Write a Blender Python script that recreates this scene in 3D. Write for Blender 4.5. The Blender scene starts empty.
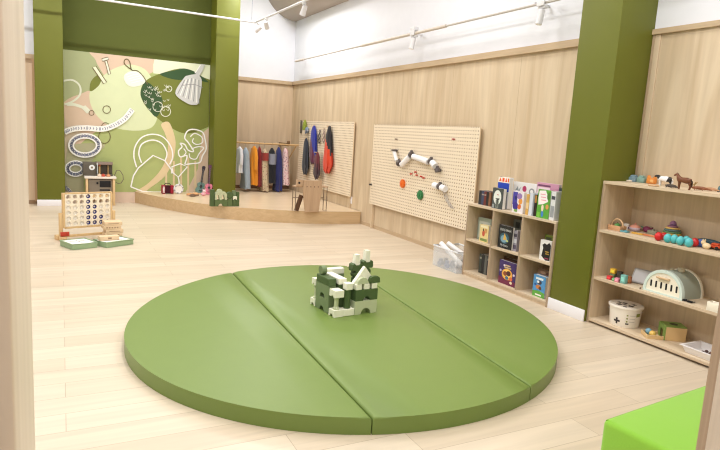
import bpy, bmesh, math, random
from mathutils import Vector, Matrix
random.seed(7)
PI = math.pi
scene = bpy.context.scene
COL = scene.collection

# ---------------------------------------------------------------- camera
CAM_H = 1.45
YAW, PITCH, ROLL, FPX = 0.477804, 0.153040, 0.061089, 582.99
_f = Vector((math.sin(YAW)*math.cos(PITCH), math.cos(YAW)*math.cos(PITCH), -math.sin(PITCH)))
_r0 = Vector((math.cos(YAW), -math.sin(YAW), 0.0))
_u0 = _r0.cross(_f)
_r = math.cos(ROLL)*_r0 + math.sin(ROLL)*_u0
_u = -math.sin(ROLL)*_r0 + math.cos(ROLL)*_u0
CAM = Vector((0, 0, CAM_H))
def _ray(px, py): return _f + ((px-360)/FPX)*_r - ((py-225)/FPX)*_u
def at(ax, px, py, v):
    d = _ray(px, py); t = (v-CAM[ax])/d[ax]
    return CAM + t*d
def at_x(px, py, v): return at(0, px, py, v)
def at_y(px, py, v): return at(1, px, py, v)
def at_z(px, py, v): return at(2, px, py, v)

cd = bpy.data.cameras.new('camera'); co = bpy.data.objects.new('camera', cd); COL.objects.link(co)
cd.sensor_fit = 'HORIZONTAL'; cd.sensor_width = 36.0; cd.lens = FPX*36/720.0
cd.clip_start = 0.02; cd.clip_end = 100
m3 = Matrix((( _r.x, _u.x, -_f.x), (_r.y, _u.y, -_f.y), (_r.z, _u.z, -_f.z)))
co.matrix_world = Matrix.Translation(CAM) @ m3.to_4x4()
cd.dof.use_dof = True; cd.dof.focus_distance = 4.8; cd.dof.aperture_fstop = 14.0
scene.camera = co

# ---------------------------------------------------------------- materials
def lin(c):
    return tuple((x/255/12.92 if x/255 <= 0.04045 else ((x/255+0.055)/1.055)**2.4) for x in c) + (1.0,)
_mats = {}
def mat(rgb, rough=0.55, name=None, metal=0.0, spec=0.4, bump=0.0, bscale=200.0, mottle=0.0, mscale=8.0, sheen=0.0, coat=0.0):
    key = (tuple(rgb), rough, metal, spec, bump, bscale, mottle, mscale, sheen, coat)
    if key in _mats: return _mats[key]
    m = bpy.data.materials.new(name or 'paint'); m.use_nodes = True
    nt = m.node_tree; b = nt.nodes['Principled BSDF']
    b.inputs['Base Color'].default_value = lin(rgb)
    b.inputs['Roughness'].default_value = rough
    b.inputs['Metallic'].default_value = metal
    b.inputs['Specular IOR Level'].default_value = spec
    if sheen: b.inputs['Sheen Weight'].default_value = sheen
    if coat: b.inputs['Coat Weight'].default_value = coat
    tc = nt.nodes.new('ShaderNodeTexCoord')
    n = nt.nodes.new('ShaderNodeTexNoise'); n.inputs['Scale'].default_value = mscale; n.inputs['Detail'].default_value = 3
    nt.links.new(tc.outputs['Object'], n.inputs['Vector'])
    cr = nt.nodes.new('ShaderNodeMix'); cr.data_type = 'RGBA'
    k = mottle if mottle else 0.03
    cr.inputs['A'].default_value = tuple(x*(1-k) for x in lin(rgb)[:3])+(1,)
    cr.inputs['B'].default_value = tuple(min(1, x*(1+k)) for x in lin(rgb)[:3])+(1,)
    nt.links.new(n.outputs['Fac'], cr.inputs['Factor']); nt.links.new(cr.outputs['Result'], b.inputs['Base Color'])
    if bump:
        n2 = nt.nodes.new('ShaderNodeTexNoise'); n2.inputs['Scale'].default_value = bscale
        nt.links.new(tc.outputs['Object'], n2.inputs['Vector'])
        bp = nt.nodes.new('ShaderNodeBump'); bp.inputs['Strength'].default_value = bump; bp.inputs['Distance'].default_value = 0.01
        nt.links.new(n2.outputs['Fac'], bp.inputs['Height']); nt.links.new(bp.outputs['Normal'], b.inputs['Normal'])
    _mats[key] = m
    return m

def wood(name, c1, c2, grain=2, rough=0.5, along=0.7, across=9.0, seam=None, spec=0.35, streak=0.0, c3=None):
    """veneer: fine streaks stretched along one axis; seam = (axis, pitch, phase) draws thin panel joints"""
    m = bpy.data.materials.new(name); m.use_nodes = True
    nt = m.node_tree; L = nt.links; b = nt.nodes['Principled BSDF']
    b.inputs['Roughness'].default_value = rough; b.inputs['Specular IOR Level'].default_value = spec
    tc = nt.nodes.new('ShaderNodeTexCoord')
    mp = nt.nodes.new('ShaderNodeMapping')
    s = [across]*3; s[grain] = along
    mp.inputs['Scale'].default_value = s
    L.new(tc.outputs['Object'], mp.inputs['Vector'])
    n = nt.nodes.new('ShaderNodeTexNoise'); n.inputs['Scale'].default_value = 1.0; n.inputs['Detail'].default_value = 5; n.inputs['Distortion'].default_value = 1.4
    L.new(mp.outputs['Vector'], n.inputs['Vector'])
    ramp = nt.nodes.new('ShaderNodeValToRGB')
    ramp.color_ramp.elements[0].position = 0.3; ramp.color_ramp.elements[0].color = lin(c2)
    ramp.color_ramp.elements[1].position = 0.7; ramp.color_ramp.elements[1].color = lin(c1)
    L.new(n.outputs['Fac'], ramp.inputs['Fac'])
    out = ramp.outputs['Color']
    mp2 = nt.nodes.new('ShaderNodeMapping'); s2 = [across*6]*3; s2[grain] = along*2.5; mp2.inputs['Scale'].default_value = s2
    L.new(tc.outputs['Object'], mp2.inputs['Vector'])
    n2 = nt.nodes.new('ShaderNodeTexNoise'); n2.inputs['Scale'].default_value = 1.0; n2.inputs['Detail'].default_value = 2
    L.new(mp2.outputs['Vector'], n2.inputs['Vector'])
    mr = nt.nodes.new('ShaderNodeMapRange'); mr.inputs['From Min'].default_value = 0.3; mr.inputs['From Max'].default_value = 0.7
    mr.inputs['To Min'].default_value = 0.95; mr.inputs['To Max'].default_value = 1.03
    L.new(n2.outputs['Fac'], mr.inputs['Value'])
    mul = nt.nodes.new('ShaderNodeVectorMath'); mul.operation = 'SCALE'
    L.new(out, mul.inputs[0]); L.new(mr.outputs['Result'], mul.inputs['Scale'])
    out = mul.outputs['Vector']
    if seam:
        ax, pitch, ph = seam
        sp = nt.nodes.new('ShaderNodeSeparateXYZ'); L.new(tc.outputs['Object'], sp.inputs[0])
        a = nt.nodes.new('ShaderNodeMath'); a.operation = 'SUBTRACT'; a.inputs[1].default_value = ph; L.new(sp.outputs[ax], a.inputs[0])
        pm = nt.nodes.new('ShaderNodeMath'); pm.operation = 'PINGPONG'; pm.inputs[1].default_value = pitch/2; L.new(a.outputs[0], pm.inputs[0])
        lt = nt.nodes.new('ShaderNodeMath'); lt.operation = 'LESS_THAN'; lt.inputs[1].default_value = 0.0022; L.new(pm.outputs[0], lt.inputs[0])
        mx = nt.nodes.new('ShaderNodeMix'); mx.data_type = 'RGBA'
        L.new(lt.outputs[0], mx.inputs['Factor']); L.new(out, mx.inputs['A']); mx.inputs['B'].default_value = lin((172,148,120))
        out = mx.outputs['Result']
    L.new(out, b.inputs['Base Color'])
    return m

def floor_mat():
    m = bpy.data.materials.new('pale_planks'); m.use_nodes = True
    nt = m.node_tree; L = nt.links; b = nt.nodes['Principled BSDF']
    b.inputs['Roughness'].default_value = 0.36; b.inputs['Specular IOR Level'].default_value = 0.4
    tc = nt.nodes.new('ShaderNodeTexCoord')
    br = nt.nodes.new('ShaderNodeTexBrick')
    br.inputs['Scale'].default_value = 1.0; br.inputs['Brick Width'].default_value = 1.5; br.inputs['Row Height'].default_value = 0.19
    br.inputs['Mortar Size'].default_value = 0.0018; br.offset = 0.37; br.offset_frequency = 2
    br.inputs['Color1'].default_value = lin(FL1); br.inputs['Color2'].default_value = lin(FL2)
    br.inputs['Mortar'].default_value = lin(FLM)
    L.new(tc.outputs['Object'], br.inputs['Vector'])
    mp = nt.nodes.new('ShaderNodeMapping'); mp.inputs['Scale'].default_value = (0.9, 14, 1)
    L.new(tc.outputs['Object'], mp.inputs['Vector'])
    n = nt.nodes.new('ShaderNodeTexNoise'); n.inputs['Scale'].default_value = 1.0; n.inputs['Detail'].default_value = 6; n.inputs['Distortion'].default_value = 0.8
    L.new(mp.outputs['Vector'], n.inputs['Vector'])
    mr = nt.nodes.new('ShaderNodeMapRange'); mr.inputs['From Min'].default_value = 0.3; mr.inputs['From Max'].default_value = 0.7
    mr.inputs['To Min'].default_value = 0.9; mr.inputs['To Max'].default_value = 1.05
    L.new(n.outputs['Fac'], mr.inputs['Value'])
    mul = nt.nodes.new('ShaderNodeVectorMath'); mul.operation = 'SCALE'
    L.new(br.outputs['Color'], mul.inputs[0]); L.new(mr.outputs['Result'], mul.inputs['Scale'])
    L.new(mul.outputs['Vector'], b.inputs['Base Color'])
    return m

def peg_mat(ph_y, ph_z):
    m = bpy.data.materials.new('pegboard_holes'); m.use_nodes = True
    nt = m.node_tree; L = nt.links; b = nt.nodes['Principled BSDF']; b.inputs['Roughness'].default_value = 0.5
    tc = nt.nodes.new('ShaderNodeTexCoord'); sp = nt.nodes.new('ShaderNodeSeparateXYZ'); L.new(tc.outputs['Object'], sp.inputs[0])
    def cell(o, ph, half):
        a = nt.nodes.new('ShaderNodeMath'); a.operation = 'SUBTRACT'; a.inputs[1].default_value = ph; L.new(o, a.inputs[0])
        p = nt.nodes.new('ShaderNodeMath'); p.operation = 'PINGPONG'; p.inputs[1].default_value = half; L.new(a.outputs[0], p.inputs[0])
        q = nt.nodes.new('ShaderNodeMath'); q.operation = 'MULTIPLY'; L.new(p.outputs[0], q.inputs[0]); L.new(p.outputs[0], q.inputs[1])
        return q.outputs[0]
    s = nt.nodes.new('ShaderNodeMath'); s.operation = 'ADD'
    L.new(cell(sp.outputs[1], ph_y, 0.0235), s.inputs[0]); L.new(cell(sp.outputs[2], ph_z, 0.0215), s.inputs[1])
    lt = nt.nodes.new('ShaderNodeMath'); lt.operation = 'LESS_THAN'; lt.inputs[1].default_value = 0.0085**2; L.new(s.outputs[0], lt.inputs[0])
    n = nt.nodes.new('ShaderNodeTexNoise'); mp = nt.nodes.new('ShaderNodeMapping'); mp.inputs['Scale'].default_value = (8, 8, 0.8)
    L.new(tc.outputs['Object'], mp.inputs['Vector']); L.new(mp.outputs['Vector'], n.inputs['Vector']); n.inputs['Scale'].default_value = 1
    c = nt.nodes.new('ShaderNodeMix'); c.data_type = 'RGBA'; c.inputs['A'].default_value = lin(PEG1); c.inputs['B'].default_value = lin(PEG2)
    L.new(n.outputs['Fac'], c.inputs['Factor'])
    mx = nt.nodes.new('ShaderNodeMix'); mx.data_type = 'RGBA'
    L.new(lt.outputs[0], mx.inputs['Factor']); L.new(c.outputs['Result'], mx.inputs['A']); mx.inputs['B'].default_value = lin((128,98,64))
    L.new(mx.outputs['Result'], b.inputs['Base Color'])
    return m

def floral(base, spots, scale=30, thr=0.42):
    m = bpy.data.materials.new('floral_cloth'); m.use_nodes = True
    nt = m.node_tree; L = nt.links; b = nt.nodes['Principled BSDF']; b.inputs['Roughness'].default_value = 0.9
    tc = nt.nodes.new('ShaderNodeTexCoord'); v = nt.nodes.new('ShaderNodeTexVoronoi'); v.inputs['Scale'].default_value = scale
    L.new(tc.outputs['Object'], v.inputs['Vector'])
    lt = nt.nodes.new('ShaderNodeMath'); lt.operation = 'LESS_THAN'; lt.inputs[1].default_value = thr; L.new(v.outputs['Distance'], lt.inputs[0])
    r = nt.nodes.new('ShaderNodeValToRGB'); r.color_ramp.interpolation = 'CONSTANT'
    els = r.color_ramp.elements
    els[0].color = lin(spots[0]); els[1].color = lin(spots[1]); els[1].position = 0.5
    sx = nt.nodes.new('ShaderNodeSeparateXYZ'); L.new(v.outputs['Color'], sx.inputs[0]); L.new(sx.outputs[0], r.inputs['Fac'])
    mx = nt.nodes.new('ShaderNodeMix'); mx.data_type = 'RGBA'; L.new(lt.outputs[0], mx.inputs['Factor'])
    mx.inputs['A'].default_value = lin(base); L.new(r.outputs['Color'], mx.inputs['B']); L.new(mx.outputs['Result'], b.inputs['Base Color'])
    return m

def clear_mat():
    m = bpy.data.materials.new('clear_plastic'); m.use_nodes = True
    nt = m.node_tree; L = nt.links; b = nt.nodes['Principled BSDF']
    b.inputs['Base Color'].default_value = lin((235,240,245)); b.inputs['Roughness'].default_value = 0.25
    tr = nt.nodes.new('ShaderNodeBsdfTransparent'); mx = nt.nodes.new('ShaderNodeMixShader'); mx.inputs[0].default_value = 0.28
    L.new(tr.outputs[0], mx.inputs[1]); L.new(b.outputs[0], mx.inputs[2]); L.new(mx.outputs[0], nt.nodes['Material Output'].inputs['Surface'])
    return m

LAMP, EXPO = 58, 0.0
FL1, FL2, FLM = (217,203,183), (207,191,169), (180,163,140)
PEG1, PEG2 = (236,223,202), (226,211,187)
M = {}
M['wall_wood'] = wood('maple_veneer', (218,200,173), (194,172,142), 2, 0.5, 0.5, 4.0, seam=(1, 1.22, 0.1))
M['back_wood'] = wood('maple_veneer_back', (220,199,172), (200,177,149), 2, 0.5, 0.5, 4.0)
M['ply'] = wood('birch_ply', (214,194,166), (200,179,150), 2, 0.5, 0.8, 10.0)
M['ply_h'] = wood('birch_ply_flat', (216,198,172), (203,184,157), 1, 0.5, 0.8, 10.0)
M['ply_edge'] = wood('ply_edge', (212,194,168), (194,172,146), 1, 0.6, 0.8, 60.0)
M['ply_edge_v'] = wood('ply_edge_upright', (178,156,132), (156,134,112), 2, 0.6, 0.8, 60.0)
M['trim'] = wood('oak_trim', (198,176,146), (184,160,130), 1, 0.5, 0.8, 12.0)
M['stage_face'] = wood('stage_facing', (209,182,144), (197,168,129), 0, 0.45, 0.6, 14.0)
M['post'] = wood('post_wood', (226,214,197), (214,200,181), 2, 0.5, 0.6, 14.0)
M['white'] = mat((228,230,238), 0.6, 'white_plaster', bump=0.03, bscale=60)
M['base_white'] = mat((236,236,242), 0.4, 'white_skirting')
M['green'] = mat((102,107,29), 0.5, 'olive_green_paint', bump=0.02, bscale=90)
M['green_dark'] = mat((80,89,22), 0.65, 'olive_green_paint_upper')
M['vinyl'] = mat((114,136,67), 0.42, 'green_vinyl', spec=0.4, bump=0.05, bscale=260)
M['seam'] = mat((90,108,46), 0.5, 'vinyl_piping')
M['lime'] = mat((138,196,58), 0.85, 'lime_felt', mottle=0.1, mscale=160, bump=0.25, bscale=500, sheen=0.3)
M['lime_seam'] = mat((112,168,44), 0.85, 'lime_piping')
M['steel'] = mat((150,150,150), 0.35, 'metal_rod', metal=0.8)
M['black'] = mat((22,22,25), 0.5, 'black_plastic')
M['clear'] = clear_mat()

# ---------------------------------------------------------------- mesh helper
class MB:
    def __init__(s): s.bm = bmesh.new(); s.mats = []
    def mi(s, m):
        if m not in s.mats: s.mats.append(m)
        return s.mats.index(m)
    def _paint(s, faces, m):
        i = s.mi(m)
        for f in faces: f.material_index = i
    def box(s, x0, x1, y0, y1, z0, z1, m, bev=0.0, seg=2, rot=None, piv=None):
        before = set(s.bm.faces)
        vs = [s.bm.verts.new((x, y, z)) for x in (x0, x1) for y in (y0, y1) for z in (z0, z1)]
        fs = [(0,1,3,2), (4,6,7,5), (0,4,5,1), (2,3,7,6), (0,2,6,4), (1,5,7,3)]
        fc = [s.bm.faces.new([vs[i] for i in f]) for f in fs]
        s._paint(fc, m)
        if bev > 0:
            es = {e for f in fc for e in f.edges}
            bmesh.ops.bevel(s.bm, geom=list(es), offset=bev, segments=seg, profile=0.5, affect='EDGES')
        if rot is not None:
            nv = {v for f in s.bm.faces if f not in before for v in f.verts}
            c = Vector(piv) if piv else Vector(((x0+x1)/2, (y0+y1)/2, (z0+z1)/2))
            bmesh.ops.transform(s.bm, matrix=Matrix.Translation(c) @ rot.to_4x4() @ Matrix.Translation(-c), verts=list(nv))
        return s
    def ring(s, c, ax, r, seg, r2=None, ph=0.0):
        ax = Vector(ax).normalized()
        t = Vector((0,0,1)) if abs(ax.z) < 0.9 else Vector((1,0,0))
        a = ax.cross(t).normalized(); b = ax.cross(a)
        return [s.bm.verts.new(Vector(c) + a*r*math.cos(ph+2*PI*i/seg) + b*(r2 or r)*math.sin(ph+2*PI*i/seg)) for i in range(seg)]
    def loft(s, rings, m, cap=True, closed=False):
        fs = []
        n = len(rings[0]); R = rings + ([rings[0]] if closed else [])
        for A, B in zip(R[:-1], R[1:]):
            for i in range(n):
                fs.append(s.bm.faces.new((A[i], A[(i+1)%n], B[(i+1)%n], B[i])))
        if cap and not closed:
            fs.append(s.bm.faces.new(rings[0][::-1])); fs.append(s.bm.faces.new(rings[-1]))
        s._paint(fs, m); return s
    def cyl(s, p0, p1, r, m, seg=16, r2=None, cap=True):
        d = Vector(p1)-Vector(p0)
        return s.loft([s.ring(p0, d, r, seg), s.ring(p1, d, r if r2 is None else r2, seg)], m, cap)
    def tube(s, pts, r, m, seg=8, closed=False, radii=None):
        pts = [Vector(p) for p in pts]; rings = []; n = len(pts)
        up = None
        for i, p in enumerate(pts):
            a = pts[(i-1) % n] if (closed or i > 0) else p
            b = pts[(i+1) % n] if (closed or i < n-1) else p
            d = (b-a).normalized()
            if up is None:
                t = Vector((0,0,1)) if abs(d.z) < 0.9 else Vector((1,0,0)); up = d.cross(t).normalized()
            up = (up - d*up.dot(d)).normalized(); w = d.cross(up)
            rr = radii[i] if radii else r
            rings.append([s.bm.verts.new(p + up*rr*math.cos(2*PI*k/seg) + w*rr*math.sin(2*PI*k/seg)) for k in range(seg)])
        return s.loft(rings, m, True, closed)
    def lathe(s, prof, m, c=(0,0,0), seg=24):
        rings = []
        for r, z in prof:
            rings.append([s.bm.verts.new((c[0]+max(r,1e-4)*math.cos(2*PI*k/seg), c[1]+max(r,1e-4)*math.sin(2*PI*k/seg), c[2]+z)) for k in range(seg)])
        return s.loft(rings, m, True)
    def prism(s, poly, ax, a0, a1, m, capm=None):
        """poly in the two other axes, in the order (x,y) / (x,z) / (y,z), extruded along ax"""
        def P(u, v, w): return {0: (w, u, v), 1: (u, w, v), 2: (u, v, w)}[ax]
        A = [s.bm.verts.new(P(u, v, a0)) for u, v in poly]; B = [s.bm.verts.new(P(u, v, a1)) for u, v in poly]
        n = len(poly); fs = [s.bm.faces.new((A[i], A[(i+1)%n], B[(i+1)%n], B[i])) for i in range(n)]
        cs = [s.bm.faces.new(A[::-1]), s.bm.faces.new(B)]
        s._paint(fs, m); s._paint(cs, capm or m); return s
    def ball(s, c, r, m, seg=16, rings=10):
        r = (r, r, r) if not hasattr(r, '__len__') else r
        d = bmesh.ops.create_uvsphere(s.bm, u_segments=seg, v_segments=rings, radius=1.0)
        bmesh.ops.transform(s.bm, matrix=Matrix.Translation(c) @ Matrix.Diagonal((r[0], r[1], r[2], 1)), verts=d['verts'])
        s._paint({f for v in d['verts'] for f in v.link_faces}, m); return s
    def poly(s, pts, m):
        f = s.bm.faces.new([s.bm.verts.new(p) for p in pts]); s._paint([f], m); return s
    def text(s, body, size, m, xf, align='CENTER', ext=0.0):
        cu = bpy.data.curves.new('t', 'FONT'); cu.body = body; cu.size = size; cu.align_x = align; cu.extrude = ext; cu.resolution_u = 2
        o = bpy.data.objects.new('t', cu); COL.objects.link(o)
        me = bpy.data.meshes.new_from_object(o.evaluated_get(bpy.context.evaluated_depsgraph_get()))
        me.transform(xf)
        k = s.mi(m); n0 = len(s.bm.faces)
        s.bm.from_mesh(me); s.bm.faces.ensure_lookup_table()
        for f in s.bm.faces[n0:]: f.material_index = k
        bpy.data.objects.remove(o); bpy.data.curves.remove(cu); bpy.data.meshes.remove(me)
        return s
    def build(s, name, parent=None, loc=None, rotz=None, norm=True, ang=0.6, keep_normals=False):
        if norm and not keep_normals: bmesh.ops.recalc_face_normals(s.bm, faces=s.bm.faces[:])
        me = bpy.data.meshes.new(name); s.bm.to_mesh(me); s.bm.free()
        for m in s.mats: me.materials.append(m)
        me.shade_smooth(); me.set_sharp_from_angle(angle=ang)
        o = bpy.data.objects.new(name, me); COL.objects.link(o)
        if parent: o.parent = parent
        if loc is not None: o.location = loc
        if rotz is not None: o.rotation_euler = (0, 0, rotz)
        return o

def tag(o, label, cat, group=None, kind=None):
    o['label'] = label; o['category'] = cat
    if group: o['group'] = group
    if kind: o['kind'] = kind
    return o
def thing(name, label, cat, loc=(0,0,0), rotz=0.0, group=None):
    o = bpy.data.objects.new(name, None); o.empty_display_size = 0.05; COL.objects.link(o)
    o.location = loc; o.rotation_euler = (0, 0, rotz)
    return tag(o, label, cat, group)
def structure(o):
    o['kind'] = 'structure'; return o
def sm(pts, closed=True, n=6):
    """Catmull-Rom through 2-D or 3-D points"""
    P = [Vector(p) for p in pts]; N = len(P); out = []
    rng = range(N if closed else N-1)
    for i in rng:
        if closed: a, b, c, d = P[(i-1)%N], P[i], P[(i+1)%N], P[(i+2)%N]
        else: a, b, c, d = P[max(i-1,0)], P[i], P[i+1], P[min(i+2,N-1)]
        for k in range(n):
            t = k/n
            out.append(0.5*((2*b) + (c-a)*t + (2*a-5*b+4*c-d)*t*t + (3*b-a-3*c+d)*t**3))
    if not closed: out.append(P[-1])
    return out
def RZ(a): return Matrix.Rotation(a, 3, 'Z')
def RX(a): return Matrix.Rotation(a, 3, 'X')
def RY(a): return Matrix.Rotation(a, 3, 'Y')
ORD = ['first','second','third','fourth','fifth','sixth','seventh','eighth']

# ================================================================ THE SETTING
WX, BY, MY, CZ = 4.40, 11.95, 11.15, 4.41      # right wall, back wall, mural wall, ceiling
LX, FY = -5.2, -4.5
TZ = 2.40                                       # underside of the trim
structure(MB().box(LX, WX+0.15, FY, BY+0.15, -0.1, 0.0, floor_mat()).build('floor'))
structure(MB().box(LX, WX+0.15, FY, BY+0.15, CZ, CZ+0.1, M['white']).build('ceiling'))
b = MB()
b.box(WX, WX+0.15, FY, BY+0.15, TZ, CZ, M['white'])
b.box(WX, WX+0.15, FY, BY+0.15, 0, TZ, M['wall_wood'])
structure(b.build('wall_right'))
b = MB()
b.box(LX, WX, BY, BY+0.15, TZ, CZ, M['white'])
b.box(2.4, WX, BY, BY+0.15, 0, TZ, M['back_wood'])
b.box(LX, 0.1, BY, BY+0.15, 0, TZ, M['back_wood'])
b.box(0.1, 2.4, BY, BY+0.15, 0, TZ, M['white'])
structure(b.build('wall_back'))
structure(MB().box(LX-0.15, LX, FY, BY+0.15, 0, CZ, M['white']).build('wall_left'))
structure(MB().box(LX, WX, FY-0.15, FY, 0, CZ, M['white']).build('wall_front'))
structure(MB().box(WX-0.045, WX, 3.766, BY, TZ, TZ+0.07, M['trim']).build('trim_1'))
WN = 4.335      # the wall stands a little proud beside the toy shelf
b = MB(); b.box(WN, WX, FY, 3.3565, TZ, CZ, M['white']); b.box(WN, WX, FY, 3.3565, 0, TZ, M['wall_wood']); structure(b.build('wall_right_near'))
structure(MB().box(WN-0.025, WN, FY, 3.3565, TZ, TZ+0.042, M['trim']).build('trim_8'))
structure(MB().box(2.885, WX-0.045, BY-0.045, BY, TZ, TZ+0.07, M['trim']).build('trim_2'))
structure(MB().box(LX, -0.36, 10.93, 10.98, TZ-0.07, TZ, M['trim']).build('trim_3'))
structure(MB().box(WX-0.012, WX, 3.8, BY, 0, 0.055, M['trim']).build('baseboard_right'))
structure(MB().box(2.885, WX-0.012, BY-0.015, BY, 0.2, 0.27, mat((110,78,56), 0.5, 'dark_skirting')).build('baseboard_back'))
# panelled wall to the left of the mural alcove
b = MB(); b.box(LX, -0.36, 10.98, 11.1, 0, TZ-0.07, M['back_wood']); b.box(LX, -0.36, 10.98, 11.1, TZ-0.07, CZ, M['white'])
structure(b.build('wall_panel'))
b = MB(); b.box(-0.395, -0.362, 10.9, 10.975, 0.05, TZ-0.07, mat((190,156,122), 0.5, 'panel_edge'))
structure(b.build('trim_4'))
structure(MB().box(-1.5, -0.36, 10.955, 10.98, 0, 0.06, mat((150,122,94), 0.5, 'wood_skirting')).build('baseboard_left'))
# mural alcove wall: painted olive above the mural
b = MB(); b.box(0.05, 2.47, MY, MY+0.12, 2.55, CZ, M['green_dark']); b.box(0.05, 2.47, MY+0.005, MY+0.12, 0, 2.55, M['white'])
structure(b.build('wall_mural'))
structure(MB().box(0.05, 2.47, MY-0.014, MY+0.004, 0, 0.185, mat((222,200,182), 0.5, 'pale_skirting')).build('baseboard_mural'))
# olive columns
structure(MB().box(-0.355, 0.05, 10.71, MY+0.12, 0, CZ, M['green'], 0.004).build('wall_column_left'))
structure(MB().box(2.47, 2.885, 10.71, BY, 0, CZ, M['green'], 0.004).build('wall_column_middle'))
structure(MB().box(3.93, WX, 3.357, 3.765, 0, CZ, M['green'], 0.004).build('wall_column_right'))
structure(MB().box(-0.36, 0.055, 10.698, 10.712, 0, 0.10, M['base_white'], 0.003).build('baseboard_1'))
structure(MB().box(3.918, 3.932, 3.357, 3.77, 0, 0.10, M['base_white'], 0.003).build('baseboard_2'))
# curved plaster bulkhead in the corner under the ceiling
r = 0.71
pr = [(WX-0.002, CZ-0.002)] + [(WX-0.002-r*math.sin(a), CZ-0.002-r*math.cos(a)) for a in [k*PI/2/24 for k in range(25)]]
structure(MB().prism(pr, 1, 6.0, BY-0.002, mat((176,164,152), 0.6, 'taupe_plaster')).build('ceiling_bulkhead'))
structure(MB().box(WN-0.012, WN, 3.335, 3.3565, 1.201, TZ, mat((168,146,120), 0.5, 'column_filler'), 0.002).build('trim_6'))
structure(MB().box(WN-0.010, WN, 3.285, 3.334, 1.201, TZ, mat((206,186,158), 0.5, 'column_filler_edge'), 0.002).build('trim_7'))
# stage: low curved platform
edge = sm([(1.12, MY+0.004), (1.19, 11.09), (1.40, 10.56), (1.627, 10.13), (2.035, 9.46), (2.515, 9.0), (3.305, 8.62), (3.9, 8.5), (4.385, 8.47)], False, 6)
edge = [(p.x, p.y) for p in edge]
edge = [p for p in edge if p[1] <= MY-0.015]
edge[0] = (1.17, MY-0.015)
body = edge + [(WX-0.013, 8.47), (WX-0.013, BY-0.016), (2.886, BY-0.016), (2.886, 10.70), (2.468, 10.70), (2.468, MY-0.015)]
b = MB(); b.prism(body, 2, 0, 0.19, M['stage_face'], M['stage_face'])
b.prism(body, 2, 0.19, 0.2, M['stage_face'], wood('stage_top', (226,205,176), (212,188,156), 0, 0.32, 0.6, 10.0))
SZ = 0.2
structure(b.build('floor_platform'))

# near partition the photographer stands in: left jamb and right plywood panel
b = MB()
b.box(-1.3, -0.0435, 0.60, 0.98, 0, 2.5, M['post'], 0.004)
structure(b.build('wall_jamb'))
structure(MB().box(-0.056, -0.0428, 0.592, 0.612, 0, 2.5, mat((206,188,166), 0.5, 'jamb_lipping'), 0.003).build('trim_5'))
# right plywood panel of the near partition
b = MB()
px = 1.646
b.box(px, 2.9, 0.925, 0.95, 0, 2.2, M['post'])
b.box(px-0.002, px, 0.925, 0.95, 0, 2.2, M['ply_edge_v'])
structure(b.build('wall_partition'))

# ================================================================ MURAL
MX0, MX1, MZ0, MZ1 = 0.055, 2.465, 0.187, 2.549
def clip(poly):
    def cut(P, f, inter):
        out = []
        for i in range(len(P)):
            a, b = P[i-1], P[i]
            if f(b):
                if not f(a): out.append(inter(a, b))
                out.append(b)
            elif f(a): out.append(inter(a, b))
        return out
    for k, v, sgn in ((0, MX0, 1), (0, MX1, -1), (1, MZ0, 1), (1, MZ1, -1)):
        def f(p): return (p[k]-v)*sgn >= 0
        def inter(a, b):
            t = (v-a[k])/(b[k]-a[k]); return tuple(a[j]+t*(b[j]-a[j]) for j in (0, 1))
        if poly: poly = cut(poly, f, inter)
    return poly
mur = MB(); _lay = [0.006]
MF = MY
def mp(p): q = at_y(p[0], p[1], MY-0.008); return (q.x, q.z)
def A4(x, y): return (60+x/4.5, 40+y/4.5)          # upper mural close-up -> photo
def B4(x, y): return (60+x/4.5, 120+y/4.5)         # lower mural close-up -> photo
def lay(): _lay[0] += 0.00025; return MY-_lay[0]
def shape(pts, m, f=A4, smooth=True, y=None):
    P = [mp(f(*p)) for p in pts]
    if smooth: P = [(q.x, q.y) for q in sm([(a, c, 0) for a, c in P], True, 5)]
    P = clip(P)
    if len(P) < 3: return
    y = y or lay(); mur.poly([(a, y, c) for a, c in P], m)
def line(pts, w, m, f=A4, closed=False, smooth=True, y=None):
    P = [Vector(mp(f(*p))+(0,)) for p in pts]
    if smooth: P = [Vector(q) for q in sm(P, closed, 6)]
    y = y or lay(); n = len(P); Lp, Rp = [], []
    for i in range(n):
        a = P[(i-1) % n] if (closed or i > 0) else P[i]; c = P[(i+1) % n] if (closed or i < n-1) else P[i]
        d = (c-a); d = d.normalized() if d.length > 0 else Vector((1,0,0)); nn = Vector((-d.y, d.x, 0))*w/2
        Lp.append(P[i]+nn); Rp.append(P[i]-nn)
    for i in range(n if closed else n-1):
        j = (i+1) % n
        q = clip([(v.x, v.y) for v in (Lp[i], Lp[j], Rp[j], Rp[i])])
        if len(q) >= 3:
            # skip slivers that collapse to a repeated corner
            qq = [q[k] for k in range(len(q)) if (Vector(q[k])-Vector(q[k-1])).length > 1e-6]
            if len(qq) >= 3: mur.poly([(u, y, v) for u, v in qq], m)
def circ(c, r, n=14, ry=None): return [(c[0]+r*math.cos(2*PI*k/n), c[1]+(ry or r)*math.sin(2*PI*k/n)) for k in range(n)]
def art(rgb): return mat(rgb, 0.55, 'mural_print')
a_bg, a_pale, a_pink = art((172,184,120)), art((214,224,184)), art((216,192,170))
a_cream, a_olive, a_dark, a_mute = art((230,236,208)), art((116,124,50)), art((52,84,48)), art((170,178,136))
a_w, a_brown, a_grey, a_sand = art((248,248,246)), art((110,96,60)), art((122,128,156)), art((224,204,164))
a_silver, a_line, a_wsoft = art((208,210,210)), art((150,152,156)), art((226,230,212))
mur.box(MX0, MX1, MY-0.0062, MY+0.004, MZ0, MZ1, a_bg)
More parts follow.
